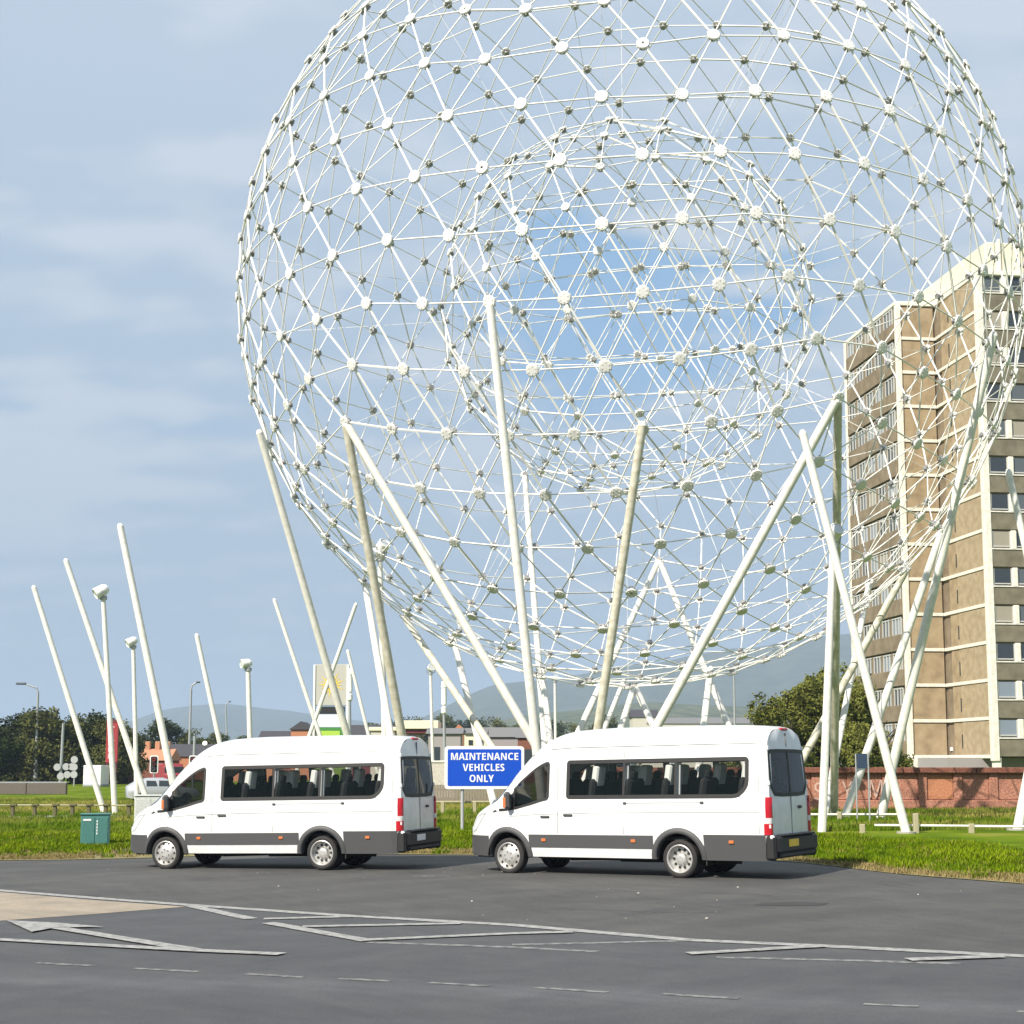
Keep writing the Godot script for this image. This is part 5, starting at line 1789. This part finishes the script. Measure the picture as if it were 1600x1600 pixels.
	bevel_box(st, Vector3(0.15, 6.55, 0.03), Vector3(1.3, 0.3, 0.34), 0.03)
	obj("cap", st, M.maroon, t)
	for k in 5:
		st = tool()
		for q in [[-0.2, 0.0, 0.1, 0.5], [0.1, 0.22, 0.5, 0.1], [0.1, -0.03, 0.4, 0.1]]:
			if (k + int(q[2] * 10)) % 4 != 0: box(st, Vector3(0.05 + q[0], 3.0 + 0.68 * k + q[1], 0.17), Vector3(q[2], q[3], 0.03))
		obj("character", st, M.pink, t)
	for x in [-0.3, 0.6]:
		st = tool()
		bevel_box(st, Vector3(x, 1.2, 0), Vector3(0.16, 2.6, 0.16), 0.02)
		obj("leg", st, M.maroon, t)
	# totem sign
	t = thing("totem_sign", "tall totem sign with a yellow sunburst panel, black, white and green panels below", "sign", Vector3(-17.1, -0.25, -140))
	for x in [-1.62, 1.55]:
		st = tool()
		bevel_box(st, Vector3(x, 5.75, 0), Vector3(0.2, 11.5, 0.5), 0.03)
		obj("upright", st, M.lamp_white, t)
	st = tool()
	bevel_box(st, Vector3(-0.02, 9.6, 0), Vector3(3.0, 3.9, 0.3), 0.03)
	obj("sun_panel", st, M.grey_panel, t)
	st = tool()
	for k in 18:
		var a := TAU * k / 18.0
		var u := Vector3(cos(a), sin(a), 0); var v := Vector3(-sin(a), cos(a), 0) * 0.11
		var c := Vector3(-0.02, 9.6, 0.17)
		tri(st, c + u * 0.35 - v, c + u * 0.35 + v, c + u * (1.35 if k % 2 else 1.05), Vector3(0, 0, 1))
	obj("sunburst", st, M.yellow, t)
	for q in [["black_panel", 7.2, 0.7, M.black], ["white_panel", 6.2, 1.15, M.sign_white], ["green_panel", 4.95, 1.2, M.green_panel], ["dark_panel", 4.05, 0.5, M.black], ["lower_panel", 3.2, 1.1, M.sign_white]]:
		st = tool()
		bevel_box(st, Vector3(-0.02, q[1], 0.02), Vector3(2.6, q[2], 0.3), 0.02)
		obj(q[0], st, q[3], t)
	st = tool()
	bevel_box(st, Vector3(-0.05, 5.0, 0.18), Vector3(1.8, 0.5, 0.04), 0.01)
	obj("lime_strip", st, M.lime, t)
	# traffic lights
	for q in [["traffic light with a white bordered board left of the tallest free pole's foot", Vector3(-26.5, -0.33, -110)], ["traffic light just above the left minibus's windscreen", Vector3(-23.6, -0.33, -110)]]:
		t = thing("traffic_light", q[0], "traffic light", q[1], 0.0, "traffic lights at the left junction")
		st = tool()
		tube(st, Vector3.ZERO, Vector3(0, 2.9, 0), 0.07, 0.07, 8, true)
		obj("post", st, M.galv, t)
		st = tool()
		extrude(st, rounded(0.62, 1.3, 0.14), -0.05, 0.0, Transform3D(Basis.IDENTITY, Vector3(0, 2.25, 0.12)))
		obj("border", st, M.sign_white, t)
		st = tool()
		extrude(st, rounded(0.48, 1.16, 0.1), 0.0, 0.03, Transform3D(Basis.IDENTITY, Vector3(0, 2.25, 0.12)))
		obj("backboard", st, M.black, t)
		for k in 3:
			st = tool()
			lathe(st, [[0.0, 0.13], [0.12, 0.12], [0.12, 0.1], [0.02, 0.1], [0.02, 0.0]], Vector3(0, 2.6 - 0.35 * k, 0.15), Vector3(0, 0, 1), 12)
			obj("lens", st, [M.red_sign, M.maroon, M.dark_lamp][k], t)
	vehicle("silver_car", "silver car with a rounded roof beyond the left minibus's bonnet", "car", Vector3(-20.7, -0.3, -88), 0.35, M.silver)
	t = thing("red_van", "dark red van near the traffic lights at the left", "van", Vector3(-27.9, -0.33, -120), 0.5)
	st = tool()
	bevel_box(st, Vector3(0, 1.35, 0), Vector3(1.8, 1.9, 3.2), 0.12)
	obj("body", st, M.red_paint, t)
	st = tool()
	bevel_box(st, Vector3(0, 0.95, 2.1), Vector3(1.76, 1.2, 1.3), 0.15)
	bevel_box(st, Vector3(0, 1.7, 1.75), Vector3(1.7, 0.9, 0.7), 0.15)
	obj("cab", st, M.red_paint, t)
	st = tool()
	bevel_box(st, Vector3(0, 1.75, 2.08), Vector3(1.5, 0.6, 0.1), 0.03)
	obj("windscreen", st, M.win, t)
	st = tool()
	bevel_box(st, Vector3(0, 1.75, -1.6), Vector3(1.3, 0.6, 0.06), 0.02)
	obj("rear_window", st, M.win, t)
	for q in [[0.8, 1.9], [-0.8, 1.9], [0.8, -0.9], [-0.8, -0.9]]:
		st = tool()
		lathe(st, [[-0.1, 0.0], [-0.1, 0.3], [-0.06, 0.33], [0.06, 0.33], [0.1, 0.3], [0.08, 0.0]], Vector3(q[0], 0.33, q[1]), Vector3(signf(q[0]), 0, 0), 18)
		obj("wheel", st, M.rubber, t)
	# fence before the mountain's foot: a low retaining wall on the right of the trees
	t = thing("lamp_post_stub", "white lamp disc above the dark slate roof at the left", "lamp post", Vector3(-35.2, -0.34, -170))
	st = tool()
	tube(st, Vector3.ZERO, Vector3(0, 4.4, 0), 0.07, 0.06, 8, true)
	obj("column", st, M.dark_lamp, t)
	st = tool()
	lathe(st, [[-0.2, 0.0], [-0.15, 0.24], [0.15, 0.28], [0.2, 0.0]], Vector3(0, 4.5, 0), Vector3(0, 0.4, 1), 14)
	obj("lamp", st, M.lamp_white, t)

func vehicle(called: String, label: String, category: String, at: Vector3, turn: float, paint: Material, tall := 1.0):
	var t := thing(called, label, category, at, turn)
	var st := tool(true)
	# rounded sections from nose to tail: [x, bottom, belt, roof, half width]
	var sec := [[2.1, .35, .62, .64, .6], [1.9, .28, .78, .8, .78], [1.1, .25, .88, .93, .84], [0.5, .25, .92, 1.32 * tall, .85], [0.0, .25, .94, 1.45 * tall, .86], [-0.9, .25, .96, 1.44 * tall, .86], [-1.6, .27, .95, 1.25 * tall, .84], [-2.05, .32, .9, .98 * tall, .74]]
	var rows := []
	for s in sec:
		var r := []
		for q in [[1.0, s[1]], [1.04, (s[1] + s[2]) / 2], [1.0, s[2]], [0.84, lerpf(s[2], s[3], 0.8)], [0.6, s[3]], [0.0, s[3] + 0.03]]: r.append(Vector3(s[0], q[1], s[4] * q[0]))
		for k in range(4, -1, -1): r.append(Vector3(r[k].x, r[k].y, -r[k].z))
		rows.append(r)
	for i in rows.size() - 1:
		for j in 10:
			var m: Vector3 = (rows[i][j] + rows[i + 1][j + 1]) / 2.0
			quad(st, rows[i][j], rows[i + 1][j], rows[i + 1][j + 1], rows[i][j + 1], m - Vector3(m.x * 0.7, 0.6, 0))
	for e in [0, rows.size() - 1]:
		for j in range(1, 10): tri(st, rows[e][0], rows[e][j], rows[e][j + 1], Vector3(1 if e == 0 else -1, 0, 0))
	obj("body", st, paint, t)
	for s in [1.0, -1.0]:
		st = tool()
		for q in [[0.42, -0.28], [-0.36, -1.0]]:
			var a: float = q[0]; var b: float = q[1]
			quad(st, Vector3(a, 0.98, s * 0.855), Vector3(b, 0.98, s * 0.86), Vector3(b, 1.32 * tall, s * 0.76), Vector3(a - 0.1, 1.3 * tall, s * 0.76), Vector3(0, 0, s))
		obj("side_window", st, M.win, t)
		for x in [1.3, -1.3]:
			st = tool()
			lathe(st, [[-0.1, 0.0], [-0.1, 0.28], [-0.07, 0.31], [0.07, 0.31], [0.1, 0.28], [0.1, 0.19], [0.06, 0.17], [0.08, 0.0]], Vector3(x, 0.31, s * 0.8), Vector3(0, 0, s), 18)
			obj("wheel", st, M.rubber, t)
		st = tool()
		bevel_box(st, Vector3(-2.0, 0.78, s * 0.6), Vector3(0.08, 0.16, 0.22), 0.02)
		obj("tail_light", st, M.red_lens, t)
	st = tool()
	quad(st, Vector3(1.12, 0.97, 0.7), Vector3(1.12, 0.97, -0.7), Vector3(0.53, 1.28 * tall, -0.62), Vector3(0.53, 1.28 * tall, 0.62), Vector3(1, 1, 0))
	obj("windscreen", st, M.win, t)

# ---------------------------------------------------------------- trees
func crown_mesh(lobes: Array, count: int, leaf: float, tones: Array, seed_: int) -> ArrayMesh:
	# leaf clumps spread through the outer part of several lobes: [centre, radii]
	var r := RandomNumberGenerator.new()
	r.seed = seed_
	var st := tool()
	var n := FastNoiseLite.new()
	n.seed = seed_; n.frequency = 0.55
	var weight := 0.0
	for l in lobes: weight += l[1].x * l[1].y
	for l in lobes:
		for k in int(count * l[1].x * l[1].y / weight):
			var d := Vector3(r.randfn(), r.randfn(), r.randfn()).normalized()
			var p: Vector3 = l[0] + d * l[1] * pow(r.randf(), 0.4) * (1.0 + 0.35 * n.get_noise_3dv(d * 4.0))
			if n.get_noise_3dv(p * 1.3) < -0.24: continue
			var tone: Color = tones[0].lerp(tones[1], clampf(0.5 + n.get_noise_3dv(p * 0.6 + Vector3(50, 0, 0)) * 1.5 + (r.randf() - 0.5) * 0.7, 0, 1))
			st.set_color(tone)
			for h in 2:
				var a := Vector3(r.randfn(), r.randfn() * 0.7, r.randfn()).normalized() * leaf * (0.5 + r.randf() * 0.7)
				var b := a.cross(Vector3(r.randfn(), r.randfn(), r.randfn())).normalized() * leaf * 0.45
				var o := p + Vector3(r.randfn(), r.randfn(), r.randfn()) * leaf * 0.6
				st.add_vertex(o - a); st.add_vertex(o + b); st.add_vertex(o + a)
				st.add_vertex(o - a); st.add_vertex(o + a); st.add_vertex(o - b)
	st.generate_normals()
	return st.commit()

func trunk_mesh(h: float, r: float, seed_: int) -> ArrayMesh:
	var g := RandomNumberGenerator.new()
	g.seed = seed_
	var st := tool()
	tube(st, Vector3(0, -0.2, 0), Vector3(0, h * 0.45, 0), r, r * 0.75, 8, true)
	tube(st, Vector3(0, h * 0.45, 0), Vector3(g.randfn() * 0.2, h * 0.9, g.randfn() * 0.2), r * 0.75, r * 0.3, 8, true)
	for k in 6:
		var a := TAU * k / 6.0 + g.randf()
		var y := h * (0.3 + 0.09 * k)
		tube(st, Vector3(0, y, 0), Vector3(cos(a) * h * 0.3, y + h * 0.22, sin(a) * h * 0.3), r * 0.4, r * 0.15, 6, true)
	st.generate_normals()
	return st.commit()

func grow_trees():
	var dark := [Color(.028, .042, .012), Color(.115, .12, .035)]
	var olive := [Color(.045, .06, .012), Color(.17, .18, .04)]
	var protos := []
	for k in 4:
		var g := RandomNumberGenerator.new()
		g.seed = 60 + k
		var lobes := []
		for i in 11:
			var a := TAU * i / 11.0 * 2.4
			var rr := 0.05 + 0.26 * g.randf()
			lobes.append([Vector3(cos(a) * rr, 0.1 + 0.72 * i / 10.0, sin(a) * rr), Vector3(0.2, 0.17, 0.2) * (0.8 + g.randf() * 0.55) * (1.0 - 0.35 * absf(i / 10.0 - 0.45))])
		protos.append([crown_mesh(lobes, 6500 if k < 3 else 21000, 0.026 if k < 3 else 0.021, dark if k < 3 else olive, 80 + k), trunk_mesh(0.7, 0.025, 90 + k)])
	var plant := func(label: String, at: Vector3, h: float, wide: float, k: int, turn: float, group: String):
		var t := thing("tree", label, "tree", at, turn, group)
		t.scale = Vector3(wide, h, wide)
		put("crown", protos[k][0], M["leaf%d" % k], t)
		put("trunk", protos[k][1], M.bark, t)
	# left group, x px 0-200
	var words := ["dark bushy tree at the photo's left edge behind the street lamp", "dark bushy tree just right of the far left street lamp", "taller dark tree with a thin top left of the leftmost free pole", "broad dark tree behind the pale road sign post", "brown green tree behind the stacked round sign backs", "dark tree behind the white container and leftmost pole", "dark tree just behind the tall red sign", "low dark bush at the far left below the street lamp", "dark tree filling the gap right of the pale road sign post"]
	var spots := [[-59.5, 8.2, 10.0], [-55.8, 8.0, 9.0], [-52.2, 9.0, 7.5], [-50.6, 8.3, 9.0], [-47.6, 8.0, 8.5], [-45.6, 7.6, 8.5], [-43.3, 7.2, 7.5], [-55.0, 5.4, 9.0], [-49.2, 8.2, 9.0]]
	for i in spots.size():
		plant.call(words[i], Vector3(spots[i][0] * 1.0, -0.34, -162.0 - (i % 3) * 2.5 if i != 7 else -156.0), spots[i][1], spots[i][2], i % 3, i * 1.7, "dark trees at the far left")
	plant.call("rounded green tree beyond the brick chimneys, left of the tallest free pole's foot", Vector3(-56.5, -0.34, -232), 9.3, 11.0, 1, 0.4, "dark trees at the far left")
	plant.call("smaller green tree right of the tallest free pole's foot", Vector3(-52.4, -0.34, -240), 8.2, 8.0, 2, 1.4, "dark trees at the far left")
	plant.call("low tree behind the dark slate roof at the left", Vector3(-48.4, -0.34, -240), 7.2, 9.0, 0, 2.4, "dark trees at the far left")
	plant.call("small dark tree above the left minibus roof beside the floodlight column", Vector3(-42.5, -0.34, -235), 6.6, 6.0, 0, 3.1, "dark trees at the far left")
	# right group before the tower
	var rw := ["big olive green bush above the rear of the right minibus", "olive green tree between the bush and the upright poles", "tallest olive tree close to the tower's left edge", "dark olive bush low behind the upright poles"]
	var rs := [[14.4, -88.0, 6.0, 5.4], [16.8, -89.0, 7.2, 6.2], [19.4, -90.0, 8.0, 6.6], [20.6, -84.0, 7.0, 5.6]]
	for i in 4: plant.call(rw[i], Vector3(rs[i][0], 0.1, rs[i][1]), rs[i][2], rs[i][3], 3, i * 1.1, "olive trees left of the tower")
	# far tree line under the mountain
	var g := RandomNumberGenerator.new()
	g.seed = 5
	var near := ["left of the stained olive pole", "behind the cream canopy", "right of the cream canopy", "above the grey roofed house", "above the cream fronted house", "left of the thin pole behind the sign", "right of the thin pole behind the sign", "above the wide grey roof", "left of the tallest upright pole", "right of the tallest upright pole", "behind the clustered rear poles", "left of the steep stained pole", "right of the steep stained pole", "above the right minibus roof's middle"]
	for i in 14:
		var x := -42.0 + i * 7.2
		plant.call("distant dark tree in the tree line " + near[i], Vector3(x + g.randf() * 3.0, 0.0, -395.0 - g.randf() * 30.0), 12.0 + g.randf() * 3.5 - maxf(0.0, i - 8) * 0.5, 13.0 + g.randf() * 4.0, i % 3, i * 2.1, "distant trees under the mountain")

func _ready():
	rng.seed = 20
	materials()
	set_view()
	lay_ground()
	raise_hills()
	tower()
	brick_wall()
	far_buildings()
	grow_trees()
	raise_spheres()
	raise_poles()
	raise_lights()
	park_vans()
	roadside()
	grow_grass()
